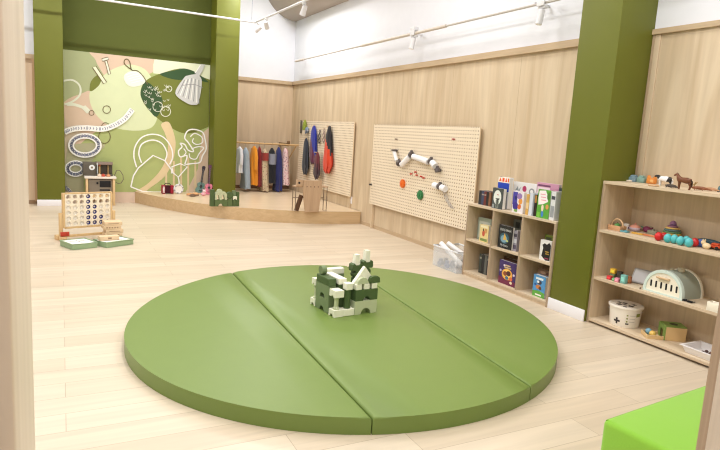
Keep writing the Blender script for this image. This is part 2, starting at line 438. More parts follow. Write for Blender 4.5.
# colour fields
shape([(0,30),(190,60),(190,200),(110,240),(0,300)], a_mute, smooth=False)
shape([(150,40),(440,60),(440,130),(300,190),(220,180),(180,130),(160,90)], a_pink)
shape([(430,70),(760,80),(760,230),(640,200),(520,160),(420,150),(420,110)], a_cream, smooth=False)
shape([(0,310),(100,240),(145,240),(180,350),(215,380),(150,420),(90,470),(0,560)], a_pink)
shape([(0,340),(40,400),(100,420),(40,470),(20,700),(0,800)], art((206,190,166)))
shape([(133,240),(150,205),(190,165),(240,130),(310,110),(380,130),(420,190),(430,270),(440,340),(410,395),(330,408),(230,390),(170,345),(138,290)], a_pale)
shape([(133,222),(140,185),(168,158),(186,170),(178,200),(152,225),(138,230)], a_olive)
shape([(362,235),(385,185),(450,152),(560,128),(650,170),(760,215),(760,300),(700,370),(620,410),(560,420),(500,395),(430,345),(380,290)], a_olive)
shape([(450,153),(510,138),(560,129),(610,145),(668,190),(600,176),(540,180),(490,172)], a_dark)
shape([(362,240),(372,205),(386,188),(415,205),(450,245),(462,275),(455,310),(432,346),(396,308),(370,268)], a_dark)
# lower fields
shape([(320,335),(390,290),(445,235),(475,180),(486,115),(472,60),(455,20),(490,10),(515,70),(520,120),(506,190),(470,255),(400,310),(350,345)], a_sand, B4)
shape([(640,60),(685,20),(700,340),(555,340),(585,290),(620,220)], a_pink, B4, False)
for x in (478, 512, 545, 577, 609):
    y0 = 210 if x < 500 else 160 + abs(x-560)*0.5
    line([(x, y0), (x, 330)], 0.035, a_sand, B4, smooth=False)
shape([(110,250),(160,160),(200,110),(60,110),(30,150),(20,330),(100,335)], art((178,176,142)), B4)
# watering can, hammer, chisel, trowel
line([(10,185),(55,180),(88,205),(90,245),(60,275),(20,290)], 0.03, a_wsoft, A4)
line([(30,290),(70,292),(120,310)], 0.05, a_wsoft, A4)
line([(105,300),(130,325)], 0.08, a_wsoft, A4, smooth=False)
shape([(188,84),(216,77),(220,88),(192,96)], a_wsoft, A4, False); line([(188,84),(216,77),(220,88),(192,96)], 0.012, a_brown, A4, True, False)
shape([(202,96),(212,94),(228,152),(218,156)], a_wsoft, A4, False); line([(202,96),(212,94),(228,152),(218,156)], 0.01, a_brown, A4, True, False)
shape([(146,124),(162,118),(210,190),(196,197)], a_cream, A4, False); line([(146,124),(162,118),(210,190),(196,197)], 0.014, a_brown, A4, True, False)
shape([(288,160),(320,140),(365,150),(384,185),(360,205),(318,210),(294,190)], art((240,244,228)), A4)
for k in range(5): line([(295+k*6,158+k*9),(330+k*10,146+k*9),(372,160+k*7)], 0.010, a_w, A4)
line([(322,134),(292,110),(290,92),(302,86),(314,100),(322,134),(350,140),(376,166),(394,200)], 0.016, a_brown, A4)
# rings and bubbles
line(circ((142,328), 11), 0.010, a_brown, A4, True); line(circ((210,313), 17), 0.012, a_brown, A4, True)
line(circ((205,390), 18), 0.010, a_brown, A4, True); line(circ((200,75), 26, ry=30), 0.012, a_brown, B4, True)
line(circ((490,220), 13), 0.012, a_wsoft, A4, True); line(circ((475,322), 22), 0.014, a_wsoft, A4, True); line(circ((440,300), 22), 0.010, a_wsoft, A4, True)
rr = random.Random(4)
for k in range(46):
    x, y = 378+rr.random()*118, 200+rr.random()*120
    line([(x-5,y-3),(x,y+4),(x+6,y-4),(x+3,y+5)], 0.008, a_wsoft, A4, smooth=False)
# tassel brush
shape([(518,240),(556,172),(575,160),(612,155),(634,172),(636,210),(622,282),(604,292),(570,284)], a_silver)
for k in range(9): line([(560+k*8,172+abs(4-k)*2),(528+k*12,244+k*5.5)], 0.014, a_w if k % 2 else a_line, A4, smooth=False)
shape([(604,162),(622,128),(636,104),(652,110),(640,140),(624,166)], a_silver, A4, False)
line([(606,150),(632,112)], 0.016, a_w, A4, smooth=False)
line([(545,205),(600,200),(640,215)], 0.010, a_line, A4)
# letter ribbons: white bands with tiny dark strokes
def ribbon(pts, w, f, closed):
    line(pts, w, a_w, f, closed)
    P = sm([tuple(p)+(0,) for p in pts], closed, 5); y = lay()
    for i in range(0, len(P)-1, 1):
        p, q = P[i], P[i+1]; d = (q-p).normalized(); nn = Vector((-d.y, d.x, 0))
        h = 6.2 if i % 3 else 4.0
        a, c = p + nn*h, p - nn*h
        if i % 4 == 2: line([(a.x,a.y),(a.x+d.x*5,a.y+d.y*5),(c.x+d.x*5,c.y+d.y*5),(c.x,c.y)], 0.011, a_grey, f, True, False, y)
        else: line([(a.x,a.y),(p.x+d.x*4,p.y+d.y*4),(c.x,c.y)], 0.013, a_grey, f, False, False, y)
ribbon([(20,415),(60,400),(120,396),(190,400),(240,385),(290,355),(325,312)], 0.095, A4, False)
ribbon(circ((112,114), 62, 18, 43), 0.095, B4, True)
ribbon(circ((70,218), 36, 12, 26), 0.085, B4, True)
ribbon([(22,300),(38,312),(50,330),(56,350)], 0.05, B4, False)
# white line drawing: hill, double arch, bud on a stem, curly bloom
line([(318,300),(330,250),(352,215),(418,159),(470,182),(500,222),(502,240)], 0.023, a_w, B4, smooth=False)
line([(318,300),(370,320),(420,324),(470,323),(535,324)], 0.023, a_w, B4, smooth=False)
line([(344,212),(332,165),(338,118),(368,78),(415,64),(462,76),(497,118),(506,165),(492,200)], 0.023, a_w, B4)
line([(366,192),(354,150),(368,108),(415,90),(458,106),(480,148),(472,182)], 0.023, a_w, B4)
line([(502,210),(540,196),(572,210),(532,256),(508,238)], 0.023, a_w, B4, True, False)
line([(530,254),(535,285),(530,326)], 0.023, a_w, B4)
line([(560,200),(570,160),(540,165),(532,140),(548,120),(540,105),(560,110),(575,135),(600,140),(575,100),(560,80),(572,50),(600,42),(640,55),(652,90),(656,130),(640,160),(628,190),(590,196),(560,200)], 0.024, a_w, B4)
line([(585,75),(605,60),(635,75),(640,100),(615,110),(595,98),(600,82)], 0.020, a_w, B4)
line([(590,130),(620,120),(645,125),(625,150),(610,175),(585,170),(580,150)], 0.020, a_w, B4)
line([(555,128),(566,145),(556,160)], 0.018, a_w, B4)
o = mur.build('wall_mural_print', norm=False)
tag(o, 'large printed wall mural in greens and pinks with white line drawings', 'mural')
o.name = 'mural'

# ================================================================ ROUND FLOOR MAT (three panels)
MT = 0.09
FR = (1.590, 0.0219, 0.0142, -0.0180, 0.0644, -0.0108, -0.0056)
def mat_edge(t):
    r = FR[0]
    for k in (1, 2, 3): r += FR[2*k-1]*math.cos(k*t)+FR[2*k]*math.sin(k*t)
    return (1.9+r*math.cos(t), 3.83+r*math.sin(t))
ring_ = [mat_edge(2*PI*k/150) for k in range(150)]
def half(P, a, sgn, gap):
    """keep the side of a seam x = a[0] + a[1]*(y-2.3)"""
    out = []
    d = lambda p: (p[0]-a[0]-a[1]*(p[1]-2.3))*sgn - gap
    for i in range(len(P)):
        p, q = P[i-1], P[i]; dp, dq = d(p), d(q)
        if (dp >= 0) != (dq >= 0):
            t = dp/(dp-dq); out.append((p[0]+t*(q[0]-p[0]), p[1]+t*(q[1]-p[1])))
        if dq >= 0: out.append(q)
    R = []
    for p in out:
        if not R or (Vector(p)-Vector(R[-1])).length > 0.02: R.append(p)
    if (Vector(R[0])-Vector(R[-1])).length < 0.02: R.pop()
    return R
SE1, SE2 = (1.334, 0.031), (2.370, 0.092)
def mat_panel(P, label):
    mb = MB(); mb.prism(P, 2, 0.0, MT+0.001, M['vinyl'])
    bm = mb.bm; bm.edges.ensure_lookup_table()
    top = [e for e in bm.edges if all(v.co.z > MT-0.01 for v in e.verts)]
    up = [e for e in bm.edges if abs(e.verts[0].co.z-e.verts[1].co.z) > 0.05 and len(e.link_faces) == 2 and e.calc_face_angle() > 0.6]
    bot = [e for e in bm.edges if all(v.co.z < 0.01 for v in e.verts)]
    bmesh.ops.bevel(bm, geom=top+up, offset=0.016, segments=4, profile=0.5, affect='EDGES', clamp_overlap=False)
    root = mb.build('mat_panel', ang=1.0)
    return tag(root, label, 'floor mat', 'panels of the round green floor mat')
mat_panel(half(ring_, SE1, -1, 0.0035), 'large half-moon panel of the round green vinyl mat, on the near left side')
mat_panel(half(half(ring_, SE1, 1, 0.0035), SE2, -1, 0.0035), 'wide middle panel of the round green vinyl mat, under the block castle')
mat_panel(half(ring_, SE2, 1, 0.0035), 'half-moon panel of the round green vinyl mat nearest the bookshelf')

# ================================================================ LIME OTTOMAN
oc = at_z(602.5, 418.5, 0.42)
root = thing('ottoman', 'lime green felt bench seat behind the near plywood panel', 'ottoman', (oc.x, oc.y, 0), math.radians(5.5))
W, D, Hh = 0.78, 0.40, 0.42
MB().box(0, W, -D, 0, 0.015, Hh, M['lime'], 0.022, 4).build('cushion', root)
b = MB()
e = 0.012
b.tube([(e,-e,Hh-0.006),(W-e,-e,Hh-0.006),(W-e,-D+e,Hh-0.006),(e,-D+e,Hh-0.006)], 0.004, M['lime_seam'], 6, True)
b.build('piping', root)
for x in (0.05, W-0.05):
    for y in (-0.05, -D+0.05): MB().cyl((x, y, 0), (x, y, 0.0148), 0.02, M['black'], 12).build('foot', root)

# ================================================================ PEGBOARDS
def pegboard(y0, y1, z0, z1, x, label, legs):
    root = thing('pegboard', label, 'pegboard', (0, 0, 0), 0, 'pegboards on the veneered wall')
    b = MB(); b.box(x, x+0.018, y0, y1, z0, z1, mat((225,204,172), 0.5, 'board_edge'), 0.002, 1)
    pm = peg_mat(y0+0.03, z0+0.03); i = b.mi(pm)
    b.bm.faces.ensure_lookup_table()
    for f in b.bm.faces:
        if f.normal.x < -0.9 or f.calc_center_median().x < x+0.001: f.material_index = i
    b.build('board', root)
    for y in legs:
        MB().box(x+0.018, WX-0.001, y-0.02, y+0.02, 0.0 if y == legs[0] and z0 > 0.36 else z0+0.02, z1-0.02, M['ply']).build('batten', root)
    return root
PBX = 4.335
pegboard(5.49, 8.10, 0.387, 1.625, PBX, 'wide wooden pegboard with the white tube run on it', (8.04, 6.8, 5.55))
PFX = 4.355
pegboard(8.84, 11.36, 0.40, 1.656, PFX, 'wooden pegboard behind the platform with dress-up costumes hanging on it', (8.9, 10.1, 11.28))
# socket plate
b = MB(); sp = at_x(351, 200, WX)
b.box(WX-0.01, WX, sp.y-0.05, sp.y+0.05, sp.z-0.06, sp.z+0.06, M['base_white'], 0.003)
b.box(WX-0.012, WX-0.009, sp.y-0.02, sp.y+0.02, sp.z+0.008, sp.z+0.04, mat((200,200,205), 0.4), 0.001)
b.box(WX-0.012, WX-0.009, sp.y-0.02, sp.y+0.02, sp.z-0.04, sp.z-0.008, mat((200,200,205), 0.4), 0.001)
tag(b.build('wall_socket'), 'white power outlet plate low on the wall past the far pegboard', 'outlet')

# ================================================================ BOOKSHELF (two rows of three cubbies)
BX0, BX1, BY0, BY1, BZ = 3.92, 4.37, 3.775, 5.06, 0.79
t = 0.02
root = thing('bookshelf', 'low birch plywood bookshelf with six open cubbies against the wall', 'bookshelf', (0,0,0))
def panel(name, x0, x1, y0, y1, z0, z1, parent, front=True, m=None):
    """plywood board with its darker layered edge showing on the front"""
    b = MB(); b.box(x0, x1, y0, y1, z0, z1, m or M['ply'])
    if front:
        i = b.mi(M['ply_edge'] if (y1-y0) > (z1-z0) else M['ply_edge_v'])
        for f in b.bm.faces:
            if f.calc_center_median().x < x0+1e-5: f.material_index = i
    return b.build(name, parent)
light = wood('birch_ply_board', (224,207,182), (210,190,162), 1, 0.5, 0.8, 10.0)
panel('top', BX0, BX1, BY0, BY1, BZ-t, BZ, root, m=light)
panel('side_panel', BX0, BX1, BY0, BY0+t, 0, BZ-t, root)
panel('side_panel', BX0, BX1, BY1-t, BY1, 0, BZ-t, root)
for k in (1, 2):
    y = BY0 + (BY1-BY0)*k/3
    panel('divider', BX0+0.002, BX1-0.012, y-t/2, y+t/2, 0.05, BZ-t, root)
BS2 = 0.405
for k in range(3):
    y0 = BY0 + (BY1-BY0)*k/3 + (t if k == 0 else t/2); y1 = BY0 + (BY1-BY0)*(k+1)/3 - (t if k == 2 else t/2)
    panel('shelf', BX0+0.002, BX1-0.012, y0, y1, BS2-t, BS2, root, m=light)
panel('bottom', BX0+0.002, BX1-0.012, BY0+t, BY1-t, 0.03, 0.05, root, m=light)
MB().box(BX1-0.012, BX1, BY0+t, BY1-t, 0.0, BZ-t, M['ply']).build('back_panel', root)
MB().box(BX0+0.012, BX0+0.024, BY0+t, BY1-t, 0.0, 0.03, M['ply']).build('plinth', root)

# ================================================================ TOY SHELF (tall, three bays high)
RX0, RX1, RY0, RY1, TSZ = 3.955, 4.333, 1.75, 3.354, 1.20
root = thing('toy_shelf', 'birch plywood toy shelf with open tiers beside the green column', 'shelf', (0,0,0))
t2 = 0.022
S1, S2, S0 = 0.80, 0.40, 0.04
panel('top', RX0, RX1, RY0, RY1, TSZ-t2, TSZ, root, m=light)
panel('side_panel', RX0, RX1, RY1-t2, RY1, 0, TSZ-t2, root)
panel('side_panel', RX0, RX1, RY0, RY0+t2, 0, TSZ-t2, root)
panel('shelf', RX0+0.002, RX1-0.012, RY0+t2, RY1-t2, S1-t2, S1, root, m=light)
panel('shelf', RX0+0.002, RX1-0.012, RY0+t2, RY1-t2, S2-t2, S2, root, m=light)
panel('bottom', RX0+0.002, RX1-0.012, RY0+t2, RY1-t2, S0-t2, S0, root, m=light)
MB().box(RX1-0.012, RX1, RY0+t2, RY1-t2, 0, TSZ-t2, M['ply']).build('back_panel', root)
# ================================================================ BLOCK CASTLE on the mat
cD, cG, cP, cW = (mat(c, 0.6, 'foam_block') for c in ((76,97,58), (121,138,101), (190,198,164), (236,236,218)))
CO = Vector((1.792, 3.79, MT+0.0025)); CR = math.radians(5.5)
GB = 'foam blocks of the castle'
def arch_poly(w, h, r, up=False):
    P = [(0, 0), (w/2-r, 0)] + [(w/2-r*math.cos(PI*k/10), r*math.sin(PI*k/10)) for k in range(1, 10)] + [(w/2+r, 0), (w, 0), (w, h), (0, h)]
    return P
def blk(name, label, mb, x, y, z, rz=0.0, org=None, rot=None, cat='toy block', grp=GB):
    org = org or (CO, CR)
    q = org[0] + RZ(org[1]) @ Vector((x, y, z))
    o = mb.build(name, None, q, org[1]+rz)
    return tag(o, label, cat, grp)
def cuboid(w, d, h, m, bev=0.003): return MB().box(0, w, 0, d, 0, h, m, bev, 1)
def archb(w, d, h, r, m, ax=1):
    b = MB()
    if ax == 1: b.prism(arch_poly(w, h, r), 1, 0, d, m)
    else: b.prism(arch_poly(d, h, r), 0, 0, w, m)
    return b
def drum(r, h, m): return MB().cyl((0,0,0), (0,0,h), r, m, 20)
G = 0.0006
# front right wall
blk('arch_block', 'pale sage arch block at the foot of the castle\'s gabled wall', archb(0.20, 0.07, 0.105, 0.045, cP), 0.180, 0.0, 0)
blk('arch_block', 'dark green arch block lying on the pale sage arch of the gabled wall', archb(0.20, 0.07, 0.085, 0.032, cD), 0.182, 0.0, 0.105+G)
for k, w in enumerate(('left', 'middle', 'right')):
    blk('cube_block', f'{w} cube of the three cream cubes in a row under the gable', cuboid(0.05, 0.06, 0.045, cW), 0.186+k*0.071, 0.004, 0.19+2*G)
zt = 0.235+3*G
b = MB(); b.prism([(0,0),(0.20,0),(0.10,0.125)], 1, 0, 0.035, cW)
blk('gable_block', 'cream triangular gable block at the top of the castle front', b, 0.178, 0.036, zt)
b = MB(); b.prism([(0.05*math.cos(PI*k/14), 0.05*math.sin(PI*k/14)) for k in range(15)], 1, 0, 0.03, cP)
blk('half_disc_block', 'pale green half-disc block leaning in front of the cream gable', b, 0.245, 0.004, zt)
b = MB(); b.prism([(0,0)]+[(0.012,0.04),(0.028,0.052)]+[(0.075,0.052),(0.094,0.04),(0.1,0.02),(0.1,0)], 1, 0, 0.03, cD)
blk('curved_block', 'dark green round-cornered block beside the cream gable', b, 0.300, 0.003, zt)
# near corner
blk('arch_block', 'small cream arch block at the castle\'s nearest corner', archb(0.075, 0.085, 0.052, 0.022, cW, 0), 0.0, 0.0, 0)
blk('brick_block', 'cream brick lying along the castle foot beside the sage arch', cuboid(0.10, 0.07, 0.052, cW), 0.077, 0.0, 0)
b = MB(); b.lathe([(0.024,0),(0.024,0.012),(0.017,0.02),(0.017,0.075),(0.024,0.085),(0.024,0.098)], cP, seg=18)
blk('column_block', 'pale spindle column standing on the nearest cream arch block', b, 0.037, 0.04, 0.052+G)
blk('arch_block', 'cream brick with a notch capping the nearest pale spindle column', archb(0.075, 0.09, 0.052, 0.014, cW, 0), 0.0, -0.003, 0.15+2*G)
blk('column_block', 'dark green round column standing on the cream brick', drum(0.026, 0.145, cD), 0.128, 0.036, 0.052+G)
blk('cube_block', 'single cream cube on top of the dark green round column', cuboid(0.056, 0.056, 0.052, cW), 0.10, 0.008, 0.197+2*G)
# left wall
blk('arch_block', 'grey-green arch block at the foot of the castle\'s left wall', archb(0.06, 0.20, 0.105, 0.036, cG, 0), 0.004, 0.105, 0)
blk('arch_block', 'second grey-green arch block stacked on the left wall', archb(0.06, 0.20, 0.105, 0.036, cG, 0), 0.004, 0.105, 0.105+G)
blk('plank_block', 'dark green plank lying on the grey-green left wall', cuboid(0.062, 0.20, 0.058, cD), 0.003, 0.105, 0.21+2*G)
b = MB(); b.cyl((-0.02,0,0.033), (0.02,0,0.033), 0.034, cG, 24)
blk('disc_block', 'upright grey-green disc block standing on the dark plank', b, 0.034, 0.265, 0.268+3*G+0.001)
# far corner tower
blk('arch_block', 'cream arch block under the far left corner tower', archb(0.055, 0.075, 0.055, 0.022, cW, 0), 0.004, 0.315, 0)
b = MB(); b.lathe([(0.024,0),(0.024,0.012),(0.016,0.02),(0.016,0.09),(0.024,0.10),(0.024,0.112)], cP, seg=18)
blk('column_block', 'pale spindle column of the far left corner tower', b, 0.032, 0.35, 0.055+G)
blk('cube_block', 'cream cube on top of the far left corner tower', archb(0.055, 0.06, 0.05, 0.012, cW, 0), 0.004, 0.32, 0.167+2*G)
# inside and back
blk('brick_block', 'tall dark green block standing inside behind the round column', cuboid(0.06, 0.12, 0.225, cD), 0.082, 0.085, 0)
blk('brick_block', 'dark green block inside the castle by the back wall', cuboid(0.06, 0.09, 0.225, cD), 0.082, 0.22, 0)
blk('plank_block', 'cream plank laid flat over the inner dark blocks', cuboid(0.066, 0.23, 0.045, cW), 0.079, 0.083, 0.225+G)
blk('brick_block', 'dark green brick at the foot of the back wall', cuboid(0.20, 0.06, 0.12, cD), 0.07, 0.33, 0)
blk('brick_block', 'grey-green brick on top of the back wall', cuboid(0.20, 0.06, 0.12, cG), 0.07, 0.33, 0.12+G)
blk('plank_block', 'cream plank along the top of the back wall', cuboid(0.20, 0.06, 0.045, cW), 0.07, 0.33, 0.24+2*G)
# twin chimneys behind the gable
for nm, x, y, zz in (('left', 0.318, 0.235, 0.225), ('right', 0.424, 0.25, 0.24)):
    blk('column_block', f'dark green round column at the foot of the {nm} chimney behind the gable', drum(0.034, zz, cD), x, y, 0)
    b = MB()
    b.cyl((0, -0.03, 0.03), (0, 0.03, 0.03), 0.03, cD, 20)
    blk('roller_block', f'dark green roller lying across the {nm} chimney column', b, x, y, zz+G)
    b = MB()
    b.prism([(-0.05,0.02),(-0.045,0.0),(0.045,0.0),(0.05,0.02),(0.046,0.052),(0.03,0.062),(0.015,0.045),(-0.015,0.045),(-0.03,0.062),(-0.046,0.052)], 1, -0.03, 0.03, cD)
    h3 = zz+0.06+2*G
    blk('saddle_block', f'dark green saddle block on the {nm} chimney', b, x, y, h3)
    b = MB(); hh = 0.085 if nm == 'left' else 0.095
    b.prism([(-0.026,0),(0.026,0),(0.018,hh),(-0.018,hh)], 1, -0.022, 0.022, cW)
    blk('wedge_block', f'white block standing at the top of the {nm} chimney', b, x, y, h3+0.0455)

# ================================================================ BOOKS
FACE_X = -PI/2          # a book built facing -Y turned to face -X
pg = mat((226,224,220), 0.8, 'book_pages')
def book(name, label, loc, w, h, t, cover, art=(), spine=None, rz=FACE_X, grp=None, lean=0.0, words=()):
    """front cover on local -Y, spine on the left, pages showing on the other sides"""
    root = thing(name, label, 'book', loc, rz, grp)
    if lean: root.rotation_euler = (lean, 0, rz)
    mb = MB(); mc = mat(cover, 0.4, 'book_cover'); ms = mat(spine or cover, 0.4, 'book_cover')
    c = 0.0025
    mb.box(0, w, 0, c, 0, h, mc); mb.box(0, w, t-c, t, 0, h, mc); mb.box(0, c, c, t-c, 0, h, ms)
    y = -0.0003
    for a in art:
        col, pts = a
        mb.poly([(u*w, y, v*h) for u, v in pts], mat(col, 0.4, 'book_cover')); y -= 0.00012
    for body, size, (u, v), col in words:
        mb.text(body, size, mat(col, 0.4, 'book_cover'), Matrix.Translation((u*w, y, v*h)) @ Matrix.Rotation(PI/2, 4, 'X')); y -= 0.0002
    mb.build('cover', root, norm=False)
    MB().box(c, w-0.003, c, t-c, 0.003, h-0.003, pg).build('pages', root)
    return root
def bk(name, label, X, z, bl, br, top, t, cover, art=(), spine=None, grp=None, words=(), yaw=0.0):
    q = at_x(bl[0], bl[1], X); w = abs(q.y-at_x(br[0], br[1], X).y); h = at_x((bl[0]+br[0])/2, top+1, X).z - z; y = q.y
    if z < BZ:      # keep it between its cubby's walls
        k = int((y-w/2-BY0)/(BY1-BY0)*3); lo, hi = BY0+(BY1-BY0)*k/3+0.022, BY0+(BY1-BY0)*(k+1)/3-0.022
        y = max(min(y, hi), lo+w); h = min(h, (BZ-BS2 if z > 0.3 else BS2-0.05)-0.03)
    return book(name, label, (X, y, z+0.0005), w, h, t, cover, art, spine, FACE_X+yaw, grp, 0.0, words)
def spine_book(label, X, z, pl, pr, ytop, ybot, depth, col, grp, band=None):
    """a book whose spine faces out: spine on local -Y"""
    q = at_x(pl, ybot, X); w = max(0.008, abs(q.y-at_x(pr, ybot, X).y)-0.001); h = at_x(pl, ytop, X).z - q.z
    root = thing('book', label, 'book', (X, q.y, z+0.0005), FACE_X, grp)
    mb = MB(); mc = mat(col, 0.45, 'book_cover'); c = 0.002
    mb.box(0, w, 0, c, 0, h, mc); mb.box(0, c, c, depth, 0, h, mc); mb.box(w-c, w, c, depth, 0, h, mc)
    if band:
        for cc, v0, v1 in band: mb.poly([(0.1*w, -0.0003, v0*h), (0.9*w, -0.0003, v0*h), (0.9*w, -0.0003, v1*h), (0.1*w, -0.0003, v1*h)], mat(cc, 0.45, 'book_cover'))
    mb.build('cover', root, norm=False)
    MB().box(c, w-c, c, depth-0.004, 0.003, h-0.003, pg).build('pages', root)
    return root
def ov(cx, cy, rx, ry, n=16): return [(cx+rx*math.cos(2*PI*k/n), cy+ry*math.sin(2*PI*k/n)) for k in range(n)]
def rc(u0, v0, u1, v1): return [(u0,v0),(u1,v0),(u1,v1),(u0,v1)]
gT = 'books on top of the bookshelf'; gC = 'books in the bookshelf cubbies'
Z1 = BZ
cols = [(38,40,46),(58,66,92),(104,44,40),(34,32,34),(128,88,62)]
nms = ['charcoal','slate blue','dark red','black','tan']
e = [478.2, 480.8, 483.4, 485.8, 488.2, 490.4]
for k in range(5):
    spine_book(f'thin {nms[k]} spine in the small dark row at the far bookshelf end', 4.0, Z1, e[k], e[k+1], 189.5, 203.5, 0.13, cols[k], gT, [((150,140,130),0.7,0.8)] if k in (1,2) else None)
bk('book', 'grey picture book with a white oval and a figure on its cover', 3.955, Z1, (491.5,206), (502,208), 187, 0.045, (66,74,74),
   [((224,228,224), ov(.48,.55,.36,.36)), ((120,128,120), rc(.36,.04,.64,.42)), ((60,66,66), [(.3,.5),(.7,.52),(.66,.44),(.56,.42),(.54,.1),(.46,.1),(.46,.42)]), ((190,120,120), rc(.42,.66,.6,.7)), ((150,158,160), rc(.06,.02,.24,.2))], gT and (70,70,72), gT)
bk('book', 'tall blue and white book with orange letters along its top edge', 4.03, Z1, (496,205), (507,207.5), 176, 0.05, (232,234,238),
   [((28,66,178), rc(0,.55,1,.83)), ((238,228,214), rc(0,.83,1,1)), ((226,86,40), [(.06,.86),(.2,.99),(.3,.87)]), ((226,86,40), rc(.36,.86,.55,.98)), ((226,70,40), [(.62,.86),(.7,1),(.8,.86)]), ((226,96,40), rc(.84,.86,.96,.98))], (40,70,160), gT)
bk('book', 'large white book with a pink dot standing behind the purple cover', 4.14, Z1, (511.5,206), (534,211), 181.5, 0.03, (226,226,228),
   [((176,60,104), ov(.5,.78,.09,.11)), ((150,160,170), [(.1,.7),(.2,.85),(.24,.72),(.34,.84),(.3,.68)]), ((140,146,150), ov(.82,.72,.12,.12)), ((226,226,228), ov(.82,.72,.07,.07)), ((196,204,210), rc(.08,.3,.9,.5))], (200,160,150), gT)
bk('book', 'white book with purple and orange pictures on its cover', 3.96, Z1, (511.8,209.5), (522.5,212), 190, 0.03, (226,220,226),
   [((70,64,160), rc(.0,.35,.42,.95)), ((60,48,140), ov(.3,.3,.26,.18)), ((222,150,70), ov(.72,.55,.18,.14)), ((212,110,60), ov(.66,.3,.16,.12)), ((150,120,180), ov(.6,.78,.24,.14)), ((120,160,90), rc(.2,.04,.5,.16)), ((40,44,110), ov(.28,.68,.12,.1))], (170,160,190), gT)
spine_book('yellow spine between the purple cover and a pale spine', 3.97, Z1, 525.0, 528.0, 192, 212.6, 0.16, (204,160,84), gT, [((230,200,150),.3,.6)])
spine_book('pale blue-white spine right of the yellow spine', 3.97, Z1, 528.2, 531.6, 190.5, 213.2, 0.16, (206,212,226), gT)
spine_book('ochre and black spine left of the green cover', 3.99, Z1, 533.2, 535.6, 192, 213.4, 0.14, (52,36,30), gT, [((196,140,70),.62,.97)])
bk('book', 'large pink and white book standing at the back by the column', 4.15, Z1, (534.5,211), (556,216.5), 182, 0.028, (226,206,216),
   [((206,150,178), rc(0,.86,1,1)), ((110,70,100), rc(.04,.88,.62,.94)), ((200,140,170), rc(.6,.5,1,.86)), ((80,70,80), ov(.72,.7,.07,.06)), ((120,100,120), ov(.4,.72,.1,.07))], (200,140,170), gT)
bk('book', 'green and white picture book with pink letters on its cover', 3.955, Z1, (536,214.8), (548.2,217.8), 188.5, 0.025, (88,160,58),
   [((240,232,236), [(.1,.45),(.5,.5),(.85,.6),(.8,.78),(.6,.98),(.1,.95),(.05,.7)]), ((226,150,170), rc(.2,.82,.6,.85)), ((220,140,165), rc(.25,.72,.65,.75)), ((226,150,170), rc(.3,.62,.7,.65)), ((70,120,50), ov(.86,.8,.12,.14)), ((216,150,90), ov(.82,.42,.12,.09)), ((60,130,200), ov(.48,.16,.1,.12)), ((230,214,190), ov(.46,.36,.1,.12)), ((120,190,70), rc(.05,.02,.3,.2))], (90,150,70), gT)
spine_book('white and grey spine at the right end of the green cover', 3.96, Z1, 548.9, 553.6, 190, 218.8, 0.17, (214,216,220), gT, [((70,74,84),.72,.84),((150,154,160),.1,.5)])
spine_book('dark spine at the column end of the bookshelf top', 4.1, Z1, 556.0, 559.2, 184, 215, 0.15, (52,60,64), gT)
# cubbies, upper row
Z2 = BS2
bk('book', 'tall grey-green book at the back of the upper far cubby', 4.04, Z2, (477,235.5), (490,238.5), 217, 0.03, (150,160,146), [((186,190,180), rc(.1,.1,.9,.85))], None, gC)
bk('book', 'cream picture book with a red figure in the upper far cubby', 3.98, Z2, (479,240), (487.5,242.3), 223.5, 0.035, (226,206,146),
   [((190,80,60), ov(.45,.5,.16,.18)), ((120,140,80), rc(.1,.05,.9,.2)), ((200,150,90), ov(.7,.66,.16,.14)), ((236,226,190), rc(.1,.82,.9,.95)), ((90,70,50), ov(.42,.7,.08,.08))], (90,80,70), gC)
bk('book', 'black book with white title and yellow figure in the upper middle cubby', 3.965, Z2, (497.5,244.6), (511.3,247.9), 224.5, 0.03, (20,24,28),
   [((40,84,100), ov(.45,.45,.34,.24)), ((120,160,180), ov(.42,.42,.24,.16)), ((214,170,70), [(.36,.38),(.44,.68),(.52,.56),(.62,.38)]), ((190,200,120), ov(.66,.36,.08,.04))], None, gC,
   [('DOG MAN', 0.034, (.5,.76), (238,240,240)), ('My Story', 0.03, (.47,.1), (220,226,230))])
spine_book('grey marbled spine beside the black book', 3.985, Z2, 512.2, 516.2, 228.5, 249.2, 0.2, (150,146,160), gC, [((90,80,100),.1,.3),((200,200,210),.4,.6),((70,64,80),.7,.85)])
bk('book', 'grey book standing behind the marbled spine', 4.16, Z2, (511.5,243.5), (520,246), 218.5, 0.025, (128,132,124), [((70,76,76), rc(.25,.7,.75,.92))], None, gC)
bk('book', 'white book with a black animal drawing in the upper near cubby', 3.965, Z2, (539,256.8), (549.8,259.6), 239, 0.03, (226,224,224),
   [((24,24,28), [(.2,.2),(.3,.6),(.2,.75),(.4,.85),(.6,.8),(.8,.92),(.98,.8),(.98,.05),(.6,.02),(.4,.1)]), ((176,140,60), rc(.5,.42,.85,.48)), ((176,140,60), rc(.55,.32,.88,.38)), ((150,60,90), rc(.5,.1,.86,.15))], (40,40,44), gC)
bk('book', 'green book peeping out behind the white animal book', 4.14, Z2, (543.5,252.5), (552.5,255), 234, 0.03, (120,140,52), [((80,90,70), rc(.1,.76,.7,.9))], None, gC)
